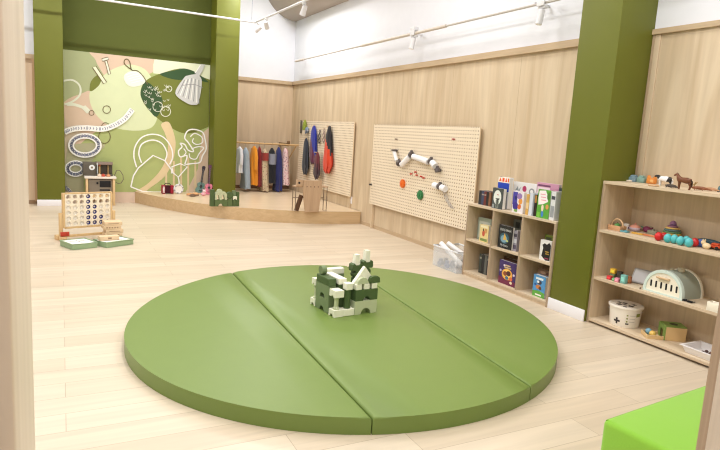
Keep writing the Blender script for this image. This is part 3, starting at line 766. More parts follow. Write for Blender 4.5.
# cubbies, lower row
Z3 = 0.05
for k, (c, n) in enumerate((((60,66,60),'dark green-grey'), ((40,42,44),'black'), ((96,98,94),'grey'), ((44,44,48),'charcoal'))):
    spine_book(f'{n} spine in the small row in the lower far cubby', 4.03, Z3, 477.6+k*2.6, 480.1+k*2.6, 258.5+k*0.4, 277.6+k*0.75, 0.15, c, gC, [((150,150,140),.75,.85)] if k in (0,3) else None)
bk('book', 'purple picture book with a big yellow circle in the lower middle cubby', 3.965, Z3, (497.8,283), (514.3,288.4), 260, 0.03, (62,44,104),
   [((110,36,70), [(0,0),(1,0),(1,.2),(.6,.26),(0,.3)]), ((232,170,70), ov(.5,.45,.32,.24)), ((244,206,110), ov(.48,.47,.24,.18)), ((140,70,40), ov(.38,.46,.12,.1)), ((80,40,36), ov(.58,.5,.13,.11)), ((60,110,140), ov(.5,.3,.1,.08)), ((220,110,70), ov(.74,.3,.1,.08)), ((216,206,226), ov(.3,.8,.06,.05)), ((190,170,130), rc(.3,.7,.72,.76)), ((200,190,220), ov(.9,.5,.06,.05)), ((190,180,210), ov(.1,.55,.06,.05)), ((210,180,140), rc(.36,.79,.66,.85)), ((230,214,180), ov(.76,.14,.08,.06))], None, gC)
bk('book', 'dark brown book standing behind the purple picture book', 4.1, Z3, (499.5,278), (517.5,283), 257, 0.03, (70,44,36), [((120,80,60), rc(.1,.85,.9,.92))], None, gC)
bk('book', 'light blue picture book with a green base in the lower near cubby', 3.965, Z3, (531.8,295.4), (543.8,299), 274, 0.045, (84,150,206),
   [((96,166,70), [(0,0),(1,0),(1,.24),(.5,.3),(0,.24)]), ((228,238,244), rc(.2,.8,.8,.9)), ((60,60,80), ov(.5,.68,.2,.1)), ((230,236,240), ov(.4,.7,.1,.06)), ((200,130,70), ov(.45,.46,.22,.1)), ((90,60,44), ov(.6,.42,.12,.08)), ((240,240,230), rc(.25,.06,.75,.13)), ((40,90,160), ov(.2,.55,.1,.06))], None, gC)
bk('book', 'brown patterned book standing behind the light blue book', 4.1, Z3, (535.5,291), (549,295), 268.5, 0.03, (136,108,92), [((180,150,130), ov(.4,.88,.2,.06)), ((90,60,60), ov(.75,.86,.12,.06))], None, gC)

# ================================================================ CLEAR BIN WITH TUBES
q0 = Vector((3.86, 5.56, 0)); 
BXa, BXb, BYa, BYb, BH = 3.86, 4.22, 5.085, 5.55, 0.235
root = thing('storage_bin', 'clear plastic storage bin of white tubes on the floor by the bookshelf', 'bin', (0,0,0))
b = MB(); w = 0.004
b.box(BXa, BXb, BYa, BYb, 0.001, 0.006, M['clear'])
b.box(BXa, BXa+w, BYa, BYb, 0.006, BH, M['clear']); b.box(BXb-w, BXb, BYa, BYb, 0.006, BH, M['clear'])
b.box(BXa+w, BXb-w, BYa, BYa+w, 0.006, BH, M['clear']); b.box(BXa+w, BXb-w, BYb-w, BYb, 0.006, BH, M['clear'])
b.build('tub', root)
b = MB(); b.tube([(BXa,BYa,BH),(BXb,BYa,BH),(BXb,BYb,BH),(BXa,BYb,BH)], 0.009, mat((226,230,236), 0.3, 'bin_rim'), 8, True); b.build('rim', root)
tw = mat((238,238,242), 0.4, 'white_tube'); tg = mat((120,128,142), 0.5, 'grey_connector'); tb = mat((70,90,140), 0.5, 'blue_connector'); tdk = mat((92,84,84), 0.5, 'dark_connector')
def pipe(p0, p1, r, m, label, grp='tube pieces in the clear bin', name='tube'):
    d = Vector(p1)-Vector(p0); b = MB()
    a = b.ring(p0, d, r, 16); c = b.ring(p1, d, r, 16); e_ = b.ring(p1, d, r*0.82, 16); f_ = b.ring(p0, d, r*0.82, 16)
    b.loft([a, c, e_, f_], m, False, True)
    return tag(b.build(name), label, 'tube', grp)
pipe((3.90, 5.47, 0.272), (3.97, 5.12, 0.075), 0.028, tw, 'long white tube leaning out over the near side of the clear bin')
pipe((4.02, 5.50, 0.262), (4.15, 5.13, 0.10), 0.026, tw, 'white tube leaning at the back of the clear bin')
pipe((4.06, 5.44, 0.035), (4.07, 5.16, 0.032), 0.026, tw, 'white tube lying flat at the bottom of the clear bin')
rr = random.Random(11)
n = 0
for ix in range(4):
    for iy in range(3):
        x, y = 3.905+ix*0.075, 5.2+iy*0.125
        if (ix in (0, 1) and iy == 0) or ix == 2: continue
        b = MB(); c = (tg, tb, tg, tdk)[(ix+iy) % 4]; z = 0.008
        b.cyl((-0.03,0,0.03), (0.03,0,0.03), 0.027, c, 14); b.cyl((0,0,0.03), (0,0,0.085), 0.024, c, 14)
        col = {tg: 'grey', tb: 'blue', tdk: 'dark'}[c]
        o = b.build('tube_connector', None, (x, y, z), 1.2 if iy % 2 else 0.3)
        tag(o, f'{col} tube connector in the clear bin, {("front","second","third","back")[ix]} row, {("nearest the bookshelf","in the middle","at the far end")[iy]}', 'tube connector', 'tube pieces in the clear bin'); n += 1

# ================================================================ TUBE RUN ON THE NEAR PEGBOARD
def C4(x, y, X=PBX-0.05): return at_x(360+x/3.215, 80+y/3.215, X)
gR = 'pieces of the tube run on the pegboard'
def clampjoint(c, axis, label, r=0.042, l=0.035):
    axis = Vector(axis).normalized(); b = MB()
    b.cyl(-axis*l/2, axis*l/2, r, tdk, 18)
    b.cyl((0,0,0), (PBX-0.001-c.x, 0, 0), 0.02, tdk, 10)
    b.cyl((-0.01,0,r*0.9), (0.012,0,r*0.9), 0.025, tdk, 10)
    o = b.build('tube_clip', None, c); return tag(o, label, 'tube clip', gR)
def run(a, c, r, label, cap=True):
    d = (c-a).normalized(); b = MB(); b.cyl(a, c, r, tw, 18)
    return tag(b.build('tube'), label, 'tube', gR)
p = {k: C4(*v) for k, v in dict(s0=(110,226), s1=(118,260), j1=(125,268), k0=(134,272), k1=(160,246), j2=(165,240), l0=(172,246), l1=(220,263), j3=(228,262), e1=(243,272), j4=(249,290), f0=(238,338), j5=(257,343), f1=(272,350)).items()}
b = MB(); c = p['s0']; b.lathe([(0.03,-0.012),(0.05,-0.004),(0.05,0.006),(0.03,0.012)], tdk, (0,0,0)); b.cyl((0,0,0),(PBX-0.001-c.x,0,0),0.015,tdk,8)
tag(b.build('tube_funnel', None, c), 'dark cap at the upper left start of the tube run', 'tube cap', gR)
run(p['s0']+Vector((0,0,-0.016)), p['s1'], 0.028, 'short upright white tube under the dark cap')
clampjoint(p['j1'], p['k0']-p['s1'], 'dark clip at the first low bend of the tube run')
run(p['k0'], p['k1'], 0.039, 'white tube rising from the first low bend to the crest')
clampjoint(p['j2'], p['l0']-p['k1'], 'dark clip at the crest of the tube run')
run(p['l0'], p['l1'], 0.039, 'longest white tube sloping down from the crest')
clampjoint(p['j3'], p['e1']-p['l1'], 'dark clip at the end of the longest white tube')
run(p['j3']+(p['e1']-p['j3']).normalized()*0.032, p['e1']+Vector((0,0,-0.02)), 0.042, 'stubby white elbow tube after the longest tube')
clampjoint(p['j4'], (0,-0.4,-1), 'dark clip at the lower end of the elbow tube', 0.036, 0.045)
run(p['f0'], p['j5']+(p['f0']-p['j5']).normalized()*0.034, 0.04, 'white tube piece left of the lowest dark clip')
clampjoint(p['j5'], p['f1']-p['f0'], 'lowest dark clip of the tube run')
run(p['j5']+(p['f1']-p['j5']).normalized()*0.034, p['f1']+(p['f1']-p['f0']).normalized()*0.02, 0.04, 'white tube piece right of the lowest dark clip')
# faint wire chute
b = MB(); a, c = C4(272,362,PBX-0.02), C4(296,412,PBX-0.02)
for dy in (-0.03, 0.0, 0.03):
    b.tube([a+Vector((0,dy,0)), a.lerp(c,0.5)+Vector((-0.02,dy,0)), c+Vector((0,dy,0))], 0.004, mat((176,170,166), 0.4, 'wire'), 6)
for k in range(5):
    m_ = a.lerp(c, k/4)+Vector((-0.02*(1-abs(k-2)/2),0,0)); b.tube([m_+Vector((0,-0.03,0)), m_+Vector((0,0.03,0))], 0.003, mat((176,170,166), 0.4, 'wire'), 6)
b.cyl((a.x,a.y,a.z), (PBX-0.001,a.y,a.z), 0.006, mat((176,170,166), 0.4, 'wire'), 8)
tag(b.build('wire_chute'), 'thin grey wire chute hanging below the tube run', 'chute', gR)
def wheel(px, py, r, rgb, label):
    c = at_x(px, py, PBX-0.02); b = MB()
    m = mat(rgb, 0.5, 'painted_wood')
    b.cyl((0.019,0,0), (-0.012,0,0), r, m, 28); b.cyl((-0.012,0,0), (-0.024,0,0), r*0.3, m, 16)
    for k in range(10):
        a_ = 2*PI*k/10; b.cyl((0.012, r*math.cos(a_), r*math.sin(a_)), (-0.006, r*math.cos(a_), r*math.sin(a_)), r*0.2, m, 10)
    return tag(b.build('gear_wheel', None, c), label, 'gear', 'gear wheels on the pegboard')
wheel(402.3, 183.6, 0.052, (228,112,40), 'orange toy gear on the pegboard')
wheel(419.8, 195, 0.056, (52,124,74), 'green toy gear on the pegboard')
def peg(px, py, rgb, label, l=0.05, r=0.012):
    c = at_x(px, py, PBX-0.001); b = MB(); b.cyl((-0.0005,0,0), (-l,0,0), r, mat(rgb, 0.5, 'painted_peg'), 12); b.ball((-l,0,0), r*1.35, mat(rgb, 0.5, 'painted_peg'), 10, 8)
    return tag(b.build('peg', None, c), label, 'peg', 'coloured pegs in the pegboard')
for k, (x, y) in enumerate(((168,302),(182,296),(186,306),(200,310),(208,315))):
    peg(360+x/3.215, 80+y/3.215, (196,56,44), f'{ORD[k]} red peg from the left in the row above the two gears', 0.028, 0.009)
peg(454.8, 139.3, (170,60,60), 'lone dark red peg high on the right of the pegboard', 0.03, 0.009)
peg(397.4, 139.2, (120,96,80), 'small brown peg above the dark cap of the tube run', 0.03, 0.008)
peg(371.6, 184.5, (40,36,34), 'black peg at the far left edge of the pegboard', 0.03, 0.012)
# ================================================================ CLOTHES RAIL in the alcove behind the middle column
RYW = 11.4
wr = wood('rail_wood', (214,180,132), (196,160,112), 0, 0.5, 0.8, 20.0)
pl, pr_ = at_y(236, 142.4, RYW), at_y(296.5, 145, RYW)
RZL = (pl.z+pr_.z)/2
root = thing('clothes_rail', 'wooden clothes rail spanning the alcove behind the green column', 'clothes rail', (0,0,0))
b = MB(); b.cyl((2.888, RYW, RZL), (WX-0.002, RYW, RZL), 0.018, wr, 14); b.build('rod', root)
bx = at_y(288.5, 143, RYW).x
b = MB(); b.box(bx-0.02, bx+0.02, RYW+0.019, BY-0.001, RZL-0.03, RZL+0.03, mat((120,92,62), 0.5, 'dark_bracket'), 0.004); b.box(bx-0.025, bx+0.025, RYW-0.022, RYW+0.022, RZL+0.019, RZL+0.08, mat((120,92,62), 0.5, 'dark_bracket'), 0.004); b.build('bracket', root)
b = MB(); c1, c2 = at_y(296, 146, RYW), at_y(292.5, 168, RYW)
b.tube([(c1.x, RYW, RZL-0.02), (c2.x, BY-0.05, c2.z)], 0.012, wr, 8); b.build('brace', root)

GB_ = [235.5, 243.4, 250.2, 257.6, 261.2, 268.6, 275.6, 282.3, 290.0]
GN = {n: i for i, n in enumerate(('white_coat','blue_grey_dress','orange_coat','red_robe','floral_robe','black_dress','navy_robe','pink_floral_dress'))}
# ---- garments: hung sideways on the rail
def garment(label, name, x, ytop, ybot, wpx, m, depth=0.30, flare=1.25, lim=None, cat='dress-up clothes', shoulder=0.72, sleeve=None, extra=None, folds=7):
    """x, ytop, ybot: middle, top and hem in the photo; wpx: width there"""
    top = at_y(x, ytop, RYW); bot = at_y(x, ybot, RYW)
    wx = wpx*0.5*abs(at_y(x+1, ytop, RYW).x-top.x)
    root = thing(name, label, cat, (top.x, RYW, 0), 0, 'costumes on the clothes rail')
    ztop, zbot = min(top.z, RZL-0.045), max(bot.z, SZ+0.02)
    hx, hy = wx*0.95, depth*0.5
    k_ = GN[name]; xa, xb = at_y(GB_[k_], ytop, RYW).x-top.x+0.002, at_y(GB_[k_+1], ytop, RYW).x-top.x-0.002
    b = MB(); N = 28; rings = []
    K = 12
    ph = random.random()*6
    for k in range(K+1):
        u = k/K; z = ztop+(zbot-ztop)*u
        f = 0.16+0.84*min(1, (u/0.10))**0.6 if u < 0.10 else (1 if u < 0.3 else 1+(flare-1)*(u-0.3)/0.7)
        sx = hx*(0.55+0.45*min(1,u/0.3))*(f if u > 0.1 else max(f, 0.4)); sy = hy*shoulder*f if u < 0.3 else hy*(shoulder+(1-shoulder)*(u-0.3)/0.7)*f
        R = []
        for i in range(N):
            a = 2*PI*i/N; w = 1+0.16*u*math.cos(folds*a+ph)+0.05*u*math.cos(3*a+ph*2)
            R.append(b.bm.verts.new((min(max(sx*w*math.cos(a)+0.012*u*math.sin(3*u+ph), xa), xb), sy*w*math.sin(a), z+0.008*math.sin(4*a+ph)*u)))
        rings.append(R)
    b.loft(rings, m)
    b.build('cloth', root, ang=1.3)
    if sleeve:
        sc, sz, off = sleeve; b = MB()
        for sgn in (-1, 1):
            b.tube([(0, sgn*hy*0.55, ztop-0.05), (0, sgn*hy*0.95, ztop-0.05-sz*0.4), (0, sgn*hy*1.0, ztop-0.05-sz)], 0.04, sc, 10, False, [0.035, 0.042, 0.038])
        b.build('sleeves', root)
    if extra: extra(root, ztop, zbot, hx, hy, xa-0.001, xb+0.001)
    b = MB(); hk = RZL+0.0225
    b.tube([(0,-0.012,ztop-0.01),(0,0.0,ztop+0.02),(0,0.024,hk-0.03),(0,0.022,hk-0.012),(0,0.010,hk+0.002),(0,-0.008,hk+0.002),(0,-0.022,hk-0.014)], 0.0028, M['steel'], 6)
    b.build('hanger', root)
    return root
def cl(rgb): return mat(rgb, 0.9, 'cloth', sheen=0.15, mottle=0.08, mscale=30)
def patch(z0, z1, m, grow=1.06):
    def fn(root, ztop, zbot, hx, hy, xa_, xb_):
        b = MB(); N = 20; rings = []
        for k in range(5):
            u = k/4; z = ztop+(zbot-ztop)*(z0+(z1-z0)*u)
            rings.append([b.bm.verts.new((min(max(hx*grow*math.cos(2*PI*i/N),xa_),xb_), hy*0.82*grow*math.sin(2*PI*i/N), z)) for i in range(N)])
        b.loft(rings, m, True); b.build('bodice', root, ang=1.3)
    return fn
garment('white doctor\'s coat hung next to the green column', 'white_coat', 239.8, 146.5, 172.5, 7, cl((236,238,244)), 0.26, 1.1, sleeve=(cl((230,232,240)), 0.3, -0.03))
garment('long pale blue-grey dress right of the white coat', 'blue_grey_dress', 245.8, 147.5, 188, 8, cl((158,172,184)), 0.34, 1.35)
garment('bright orange coat on the clothes rail', 'orange_coat', 254.3, 146, 184.5, 8, cl((222,142,36)), 0.30, 1.2, sleeve=(cl((226,148,40)), 0.42, -0.02))
garment('dark red robe right of the orange coat', 'red_robe', 259.5, 146.5, 186, 5, cl((128,34,38)), 0.26, 1.15)
garment('beige floral robe with a trailing hem', 'floral_robe', 264.6, 148.5, 193, 8, floral((196,178,148), ((150,110,100),(120,130,90)), 26, 0.3), 0.34, 1.35, extra=patch(0.10, 0.28, cl((150,60,54)), 1.05))
garment('black dress with a grey bodice', 'black_dress', 272, 148, 183, 8, cl((26,26,32)), 0.30, 1.15, extra=patch(0.16, 0.46, cl((138,142,158)), 1.12))
garment('long navy blue robe between the black dress and the pink floral dress', 'navy_robe', 278.8, 147, 191, 7, cl((44,48,104)), 0.30, 1.2)
garment('pale pink floral dress at the right end of the clothes rail', 'pink_floral_dress', 285.6, 148, 184.5, 7, floral((218,190,190), ((180,90,110),(120,100,120)), 34, 0.34), 0.30, 1.25)

# ---- costumes hung on the far pegboard
def hung(label, name, x, y0, y1, w0, w1, m, m2=None, split=0.45, diag=False, cat='dress-up clothes', bulge=0.05, off=0.055):
    """a cloth hung from one peg: narrow at the top, fuller and folded below"""
    XX = PFX-off
    top, bot = at_x(x[0], y0, XX), at_x(x[1], y1, XX)
    k = abs(at_x(x[0]+1, y0, XX).y-top.y)
    h0, h1 = w0*k*0.5*0.9, w1*k*0.5*0.9
    root = thing(name, label, cat, (XX, top.y, top.z), 0, 'costumes hung on the far pegboard')
    b = MB(); N = 24; K = 14; rings = []
    ph = random.random()*6
    for q in range(K+1):
        u = q/K; hy = h0+(h1-h0)*min(1, u*1.12); hy *= (0.35+0.65*min(1, u/0.12)); hy *= 1-0.6*max(0, (u-0.82)/0.18)
        R = []
        for i in range(N):
            a = 2*PI*i/N; w = 1+0.30*u*math.cos(7*a+ph)+0.08*u*math.cos(3*a)
            R.append(b.bm.verts.new((min(off-0.01, bulge*(0.45+0.55*min(1,u/0.2))*w*math.cos(a)), (bot.y-top.y)*u + hy*w*math.sin(a), (bot.z-top.z)*u + 0.045*math.sin(5*a+ph)*max(0,u-0.75)*4*0.6)))
        rings.append(R)
    b.loft(rings, m)
    if m2:
        i2 = b.mi(m2)
        for f in b.bm.faces:
            c = f.calc_center_median(); u = c.z/(bot.z-top.z); s = (c.y-(bot.y-top.y)*u)/max(h1, 0.01)
            if (u + (0.32*s if diag else 0.16*math.sin(9*s))) > split: f.material_index = i2
    b.build('cloth', root, ang=1.3)
    b = MB(); b.cyl((PFX-0.0005-XX, 0, -0.015), (-0.06, 0, -0.005), 0.008, M['ply'], 10); b.build('peg', root)
    return root
hung('dark navy tunic hung at the far left of the pegboard', 'navy_tunic', (306.2, 305.2), 138, 174, 4, 6.4, cl((34,42,58)), cl((30,34,44)), 0.5, bulge=0.03)
hung('blue and red cape hung second along the far pegboard', 'blue_cape', (314, 312.5), 125.5, 163, 5, 7, cl((32,44,150)), cl((90,26,60)), 0.55, True, bulge=0.026, off=0.04)
hung('dark maroon sash hung below the goggles on the far pegboard', 'maroon_sash', (317.5, 316.5), 152, 178.5, 4, 6.5, cl((96,26,40)), cl((50,24,34)), 0.55, bulge=0.026, off=0.105)
hung('black and orange-red cape hung rightmost on the far pegboard', 'orange_cape', (329.6, 327.3), 126, 172, 2.4, 9.5, cl((40,38,44)), cl((206,66,36)), 0.36, True)
# bandana, felt hat, dark strap, goggles
c = at_x(307, 130.0, PFX-0.04)
b = MB(); b.ball((0,0,0), (0.035,0.06,0.06), floral((120,136,160), ((60,70,90),(200,200,210)), 40, 0.35), 14, 10); b.tube([(0,0.02,-0.04),(-0.005,0.05,-0.06),(0,0.07,-0.05)], 0.016, cl((110,124,150)), 8)
tag(b.build('bandana', None, c), 'grey-blue knotted bandana above the navy tunic', 'bandana', 'costumes hung on the far pegboard')
c = at_x(304.8, 125, PFX-0.045)
b = MB(); b.lathe([(0.045,-0.10),(0.05,-0.06),(0.04,0.02),(0.022,0.09),(0.004,0.11)], cl((128,140,50)), seg=18); b.cyl((0,0,0.05),(0.044,0,0.06),0.008,M['ply'],8)
tag(b.build('felt_hat', None, c), 'yellow-green felt hat hung high at the left of the far pegboard', 'hat', 'costumes hung on the far pegboard')
c = at_x(301, 126.8, PFX-0.02)
b = MB(); b.box(-0.012, 0.018, -0.03, 0.03, -0.13, 0.13, mat((92,84,74), 0.6, 'dark_strap'), 0.006); b.cyl((-0.02,0,0.1),(0.0195,0,0.1),0.01,M['steel'],8)
tag(b.build('hanging_strap'  , None, c), 'dark strap hung left of the felt hat', 'strap', 'costumes hung on the far pegboard')
def goggles(px, py, label, rgb):
    c = at_x(px, py, PFX-0.03); b = MB(); m = mat(rgb, 0.4, 'goggles_frame')
    for z in (-0.045, 0.045):
        b.tube([(0, 0.042*math.cos(2*PI*k/14), z+0.042*math.sin(2*PI*k/14)) for k in range(14)], 0.010, m, 8, True)
    b.tube([(0,0.0,0.09),(0.01,0.04,0.13),(0.02,0.02,0.17),(0.01,-0.03,0.13),(0,0,0.09)], 0.006, m, 6); b.cyl((-0.01,0.01,0.165),(0.0295,0.01,0.165),0.007,M['ply'],8)
    tag(b.build('toy_goggles', None, c), label, 'goggles', 'costumes hung on the far pegboard')
goggles(319.2, 138.5, 'dark toy goggles hung above the maroon sash', (70,66,70))
goggles(323.6, 137.5, 'pale toy goggles hung between the blue cape and the orange cape', (150,130,126))

# ================================================================ PLYWOOD STAND on the platform
fy = at_z(311.5, 212, SZ).y; 
def S(px, py): q = at_y(px, py, fy); return (q.x, q.z)
grey_ply = wood('raw_ply', (194,166,138), (178,150,122), 2, 0.6, 0.8, 14.0)
root = thing('play_stand', 'plywood play stand with a tapered front panel and thin metal legs at the platform edge', 'stand', (0, 0, 0))
TLx, TRx = S(303.5,181)[0], S(322.3,182)[0]; BLx, BRx = S(305,212)[0], S(318.6,212)[0]; TZs = S(312,180.5)[1]
b = MB(); b.prism([(BLx,SZ+0.001),(BRx,SZ+0.001),(TRx,TZs-0.16),(TRx-0.005,TZs),(TLx,TZs),(TLx,TZs-0.16)], 1, fy, fy+0.02, grey_ply)
for k in range(4):
    x = TLx+(TRx-TLx)*(0.2+0.2*k); b.cyl((x, fy-0.0015, TZs-0.1), (x, fy, TZs-0.1), 0.009, mat((96,74,58), 0.6, 'hole'), 10)
b.build('front_panel', root)
ax0, ax1 = S(296,190)[0], S(328.5,190)[0]; az = S(296,186)[1]
MB().box(ax0, ax1, fy+0.0205, fy+0.17, az-0.02, az, grey_ply, 0.003).build('table_top', root)
b = MB(); b.box(ax0+0.0, TLx-0.004, fy-0.0, fy+0.018, az+0.001, az+0.10, grey_ply, 0.003); b.cyl(((ax0+TLx)/2-0.01, fy-0.002, az+0.05), ((ax0+TLx)/2-0.01, fy, az+0.05), 0.018, M['black'], 12); b.build('end_panel', root)
mrod = mat((128,112,98), 0.4, 'leg_rod', metal=0.3)
for x in (ax0+0.01, ax1-0.01):
    b = MB(); b.tube([(x, fy+0.032, az-0.021), (x, fy+0.032, SZ+0.008), (x, fy+0.16, SZ+0.008), (x, fy+0.16, az-0.021)], 0.007, mrod, 8); b.build('leg', root)
b = MB(); b.tube([(ax0+0.018, fy+0.16, az-0.2), (ax1-0.018, fy+0.16, az-0.2)], 0.006, mrod, 8); b.build('rail', root)
q = S(299.5, 209)
b = MB(); b.box(-0.035, 0.035, -0.012, 0.012, 0, 0.26, mat((92,64,44), 0.5, 'dark_wood'), 0.003)
o = b.build('wooden_paddle', None, (q[0]-0.02, fy+0.09, SZ+0.009)); o.rotation_euler = (0, 0.3, 0)
tag(o, 'dark brown wooden slat leaning under the plywood stand', 'wooden slat')

# ================================================================ THINGS ON THE PLATFORM BY THE MURAL
def on(z, px, py): return at_z(px, py, z)
# red toy accordion and white tambourine
c = on(SZ, 167.3, 193.6)
root = thing('toy_accordion', 'small red toy accordion on the platform in front of the mural', 'toy accordion', (c.x, c.y, SZ+0.001), 0.05); root.scale = (0.82, 0.82, 0.82)
mred = mat((150,24,48), 0.35, 'red_shell'); 
b = MB(); b.box(-0.125,-0.055,-0.07,0.07,0,0.19,mred,0.018,3); b.build('shell', root); b = MB(); b.box(0.055,0.125,-0.07,0.07,0,0.19,mred,0.018,3); b.build('shell', root)
b = MB()
for k in range(6): b.box(-0.055+k*0.0184,-0.055+(k+1)*0.0184-0.002,-0.06+0.006*(k%2),0.06-0.006*(k%2),0.01,0.18,mat((70,14,36), 0.6, 'bellows'),0.003,1)
b.build('bellows', root)
b = MB(); b.tube([(-0.07,0,0.188),(-0.04,0,0.225),(0.04,0,0.225),(0.07,0,0.188)], 0.008, M['black'], 8); b.build('strap', root)
b = MB()
for k in range(5): b.box(-0.11,-0.07,-0.078,-0.069,0.03+k*0.027,0.05+k*0.027,mat((236,226,228), 0.4, 'keys'),0.002,1)
b.build('keys', root)
c = on(SZ, 175.5, 193.4)
b = MB(); b.tube([(0.075*math.cos(2*PI*k/24), 0, 0.092+0.075*math.sin(2*PI*k/24)) for k in range(24)], 0.016, mat((222,222,226), 0.4, 'white_rim'), 8, True); b.cyl((0,-0.008,0.092),(0,-0.002,0.092),0.074,mat((240,238,236), 0.5, 'drum_skin'),24)
root = b.build('tambourine', None, (c.x+0.038, c.y-0.085, SZ+0.001), 0.1); tag(root, 'white tambourine standing beside the red accordion', 'tambourine')
b = MB()
for k in range(6):
    a = 2*PI*k/6+0.3; b.cyl((0.075*math.cos(a),-0.022,0.092+0.075*math.sin(a)),(0.075*math.cos(a),-0.017,0.092+0.075*math.sin(a)),0.012,M['steel'],10)
b.build('jingles', root)
# little wooden instruments lying on the stage
for (px, py, rgb, lab, nm) in ((189.5,195.3,(206,150,104),'tan wooden castanet lying left of the flat wooden shaker','castanet'), (195.5,194.6,(214,168,122),'flat wooden shaker lying below the blue-green guitar','shaker'), (192.6,196.4,(110,84,66),'dark wooden clapper lying nearest the platform edge','clapper')):
    c = on(SZ, px, py); b = MB(); m = mat(rgb, 0.5, 'varnished_wood')
    b.lathe([(0.0,0.0),(0.05,0.002),(0.058,0.014),(0.05,0.03),(0.03,0.038),(0.0,0.04)], m, seg=18)
    b.tube([(0.05,0,0.016),(0.09,0.01,0.016),(0.12,0.01,0.016)], 0.009, m, 8)
    tag(b.build(nm, None, (c.x, c.y, SZ+0.001), 0.2), lab, 'toy instrument', 'small wooden instruments on the platform')
def guitar(label, name, px, py, top, rgb, neck, lean, scale=1.0, rz=0.0):
    c = on(SZ, px, py); tz = at_y(top[0], top[1], c.y)
    root = thing(name, label, 'toy guitar', (c.x, c.y, SZ+0.002), 0, 'toy guitars leaning by the column')
    L = tz.z-SZ; s = scale
    out = [(0,0),(0.075,0.01),(0.1,0.06),(0.085,0.105),(0.062,0.135),(0.075,0.17),(0.068,0.215),(0.03,0.238),(-0.03,0.238),(-0.068,0.215),(-0.075,0.17),(-0.062,0.135),(-0.085,0.105),(-0.1,0.06),(-0.075,0.01)]
    P = [(q.x*s, q.y*s) for q in sm([(x,y,0) for x,y in out], True, 3)]
    m = mat(rgb, 0.35, 'guitar_paint'); b = MB(); b.prism(P, 1, -0.025, 0.025, m); bd = b.build('body', root)
    b = MB(); b.cyl((0,-0.0265,0.15*s),(0,-0.025,0.15*s),0.03*s,M['black'],18); b.build('sound_hole', root); b = MB(); b.box(-0.03*s,0.03*s,-0.03,-0.025,0.05*s,0.062*s,M['black'],0.001); b.build('bridge', root)
    nm_ = mat(neck, 0.5, 'neck'); b = MB(); b.box(-0.016,0.016,-0.02,0.004,0.238*s,L-0.10,nm_,0.003); b.prism([(-0.018,L-0.10),(0.018,L-0.10),(0.032,L-0.02),(0.02,L),(-0.02,L),(-0.032,L-0.02)], 1, -0.02, 0.0, nm_); b.build('neck', root)
    b = MB()
    for k in range(4): b.cyl((-0.012+k*0.008,-0.032,0.058*s),(-0.006+k*0.004,-0.022,L-0.06),0.0012,M['steel'],5)
    b.build('strings', root)
    root.rotation_euler = (-lean[0], lean[1], rz)
    return root
guitar('blue-green toy guitar with a dark neck leaning by the column', 'toy_guitar', 199.5, 193.4, (205, 166), (112,146,140), (62,54,66), (0.10, 0.16), 0.86)
guitar('pink toy guitar with a dark pink neck, nearest the green column', 'toy_guitar', 208.3, 194.6, (210, 165), (214,122,150), (96,60,86), (0.10, 0.06), 0.82)
c = on(SZ, 204.4, 195.6)
b = MB(); b.ball((0,0,0.035),(0.045,0.035,0.034),mat((228,170,186), 0.8, 'plush_pink'),14,10); b.ball((0.01,-0.01,0.085),(0.03,0.028,0.03),mat((236,210,214), 0.8, 'plush_pale'),12,8)
for s in (-1,1): b.ball((0.01+s*0.022,-0.005,0.115),(0.01,0.008,0.014),mat((228,170,186), 0.8, 'plush_pink'),8,6)
tag(b.build('plush_toy', None, (c.x-0.03, c.y-0.06, SZ+0.001)), 'little pink and white plush toy sitting in front of the toy guitars', 'plush toy')
# pile of foam blocks beside the column
c0 = on(SZ, 210.8, 206.6); PB = (Vector((c0.x, c0.y, SZ+0.001)), 0.04); gP = 'foam blocks stacked on the platform'
def pb(name, label, mb, x, y, z):
    o = blk(name, label, mb, x*0.88, y*0.88, z*0.88, 0.0, PB, None, 'toy block', gP); o.scale = (0.88, 0.88, 0.88); return o
cM = mat((92,112,70), 0.6, 'foam_block')
pb('brick_block', 'upright dark green block at the left end of the platform block pile', cuboid(0.065, 0.10, 0.30, cD), 0.0, 0.0, 0)
pb('arch_block', 'mid-green arch block at the bottom of the platform block pile', archb(0.22, 0.09, 0.12, 0.05, cM), 0.072, 0.0, 0)
b = MB(); b.prism([(0,0),(0.035,0)]+[(0.05+0.02*math.cos(PI-PI*k/6),0.07+0.02*math.sin(PI-PI*k/6)) for k in range(7)]+[(0.085,0),(0.125,0)]+[(0.145+0.02*math.cos(PI-PI*k/6),0.07+0.02*math.sin(PI-PI*k/6)) for k in range(7)]+[(0.18,0),(0.215,0),(0.215,0.10),(0.18,0.14),(0.03,0.14),(0,0.10)], 1, 0, 0.08, cP)
pb('arcade_block', 'cream double-arch block in the middle of the platform block pile', b, 0.074, 0.0, 0.1206)
b = MB(); b.prism([(0.05*math.cos(PI*k/14),0.05*math.sin(PI*k/14)) for k in range(15)], 1, 0, 0.05, cP)
pb('half_disc_block', 'cream half-disc block on top of the platform block pile', b, 0.16, 0.015, 0.2612)
pb('brick_block', 'mid-green block standing right of the arch in the platform block pile', cuboid(0.09, 0.10, 0.135, cM), 0.30, 0.0, 0)
b = MB(); b.cyl((0,0.0,0.0),(0,0.09,0.0),0.062,cD,20)
pb('roller_block', 'dark green roller lying on the mid-green block of the platform pile', b, 0.348, 0.004, 0.1985)
pb('brick_block', 'dark green block at the bottom right of the platform block pile', cuboid(0.125, 0.10, 0.12, cD), 0.396, 0.0, 0)
pb('arch_block', 'small cream arch block on the right side of the platform block pile', archb(0.068, 0.05, 0.06, 0.018, cW), 0.405, 0.0, 0.1206)
pb('brick_block', 'grey-green block at the top right of the platform block pile', cuboid(0.068, 0.045, 0.16, cG), 0.405, 0.052, 0.1206)
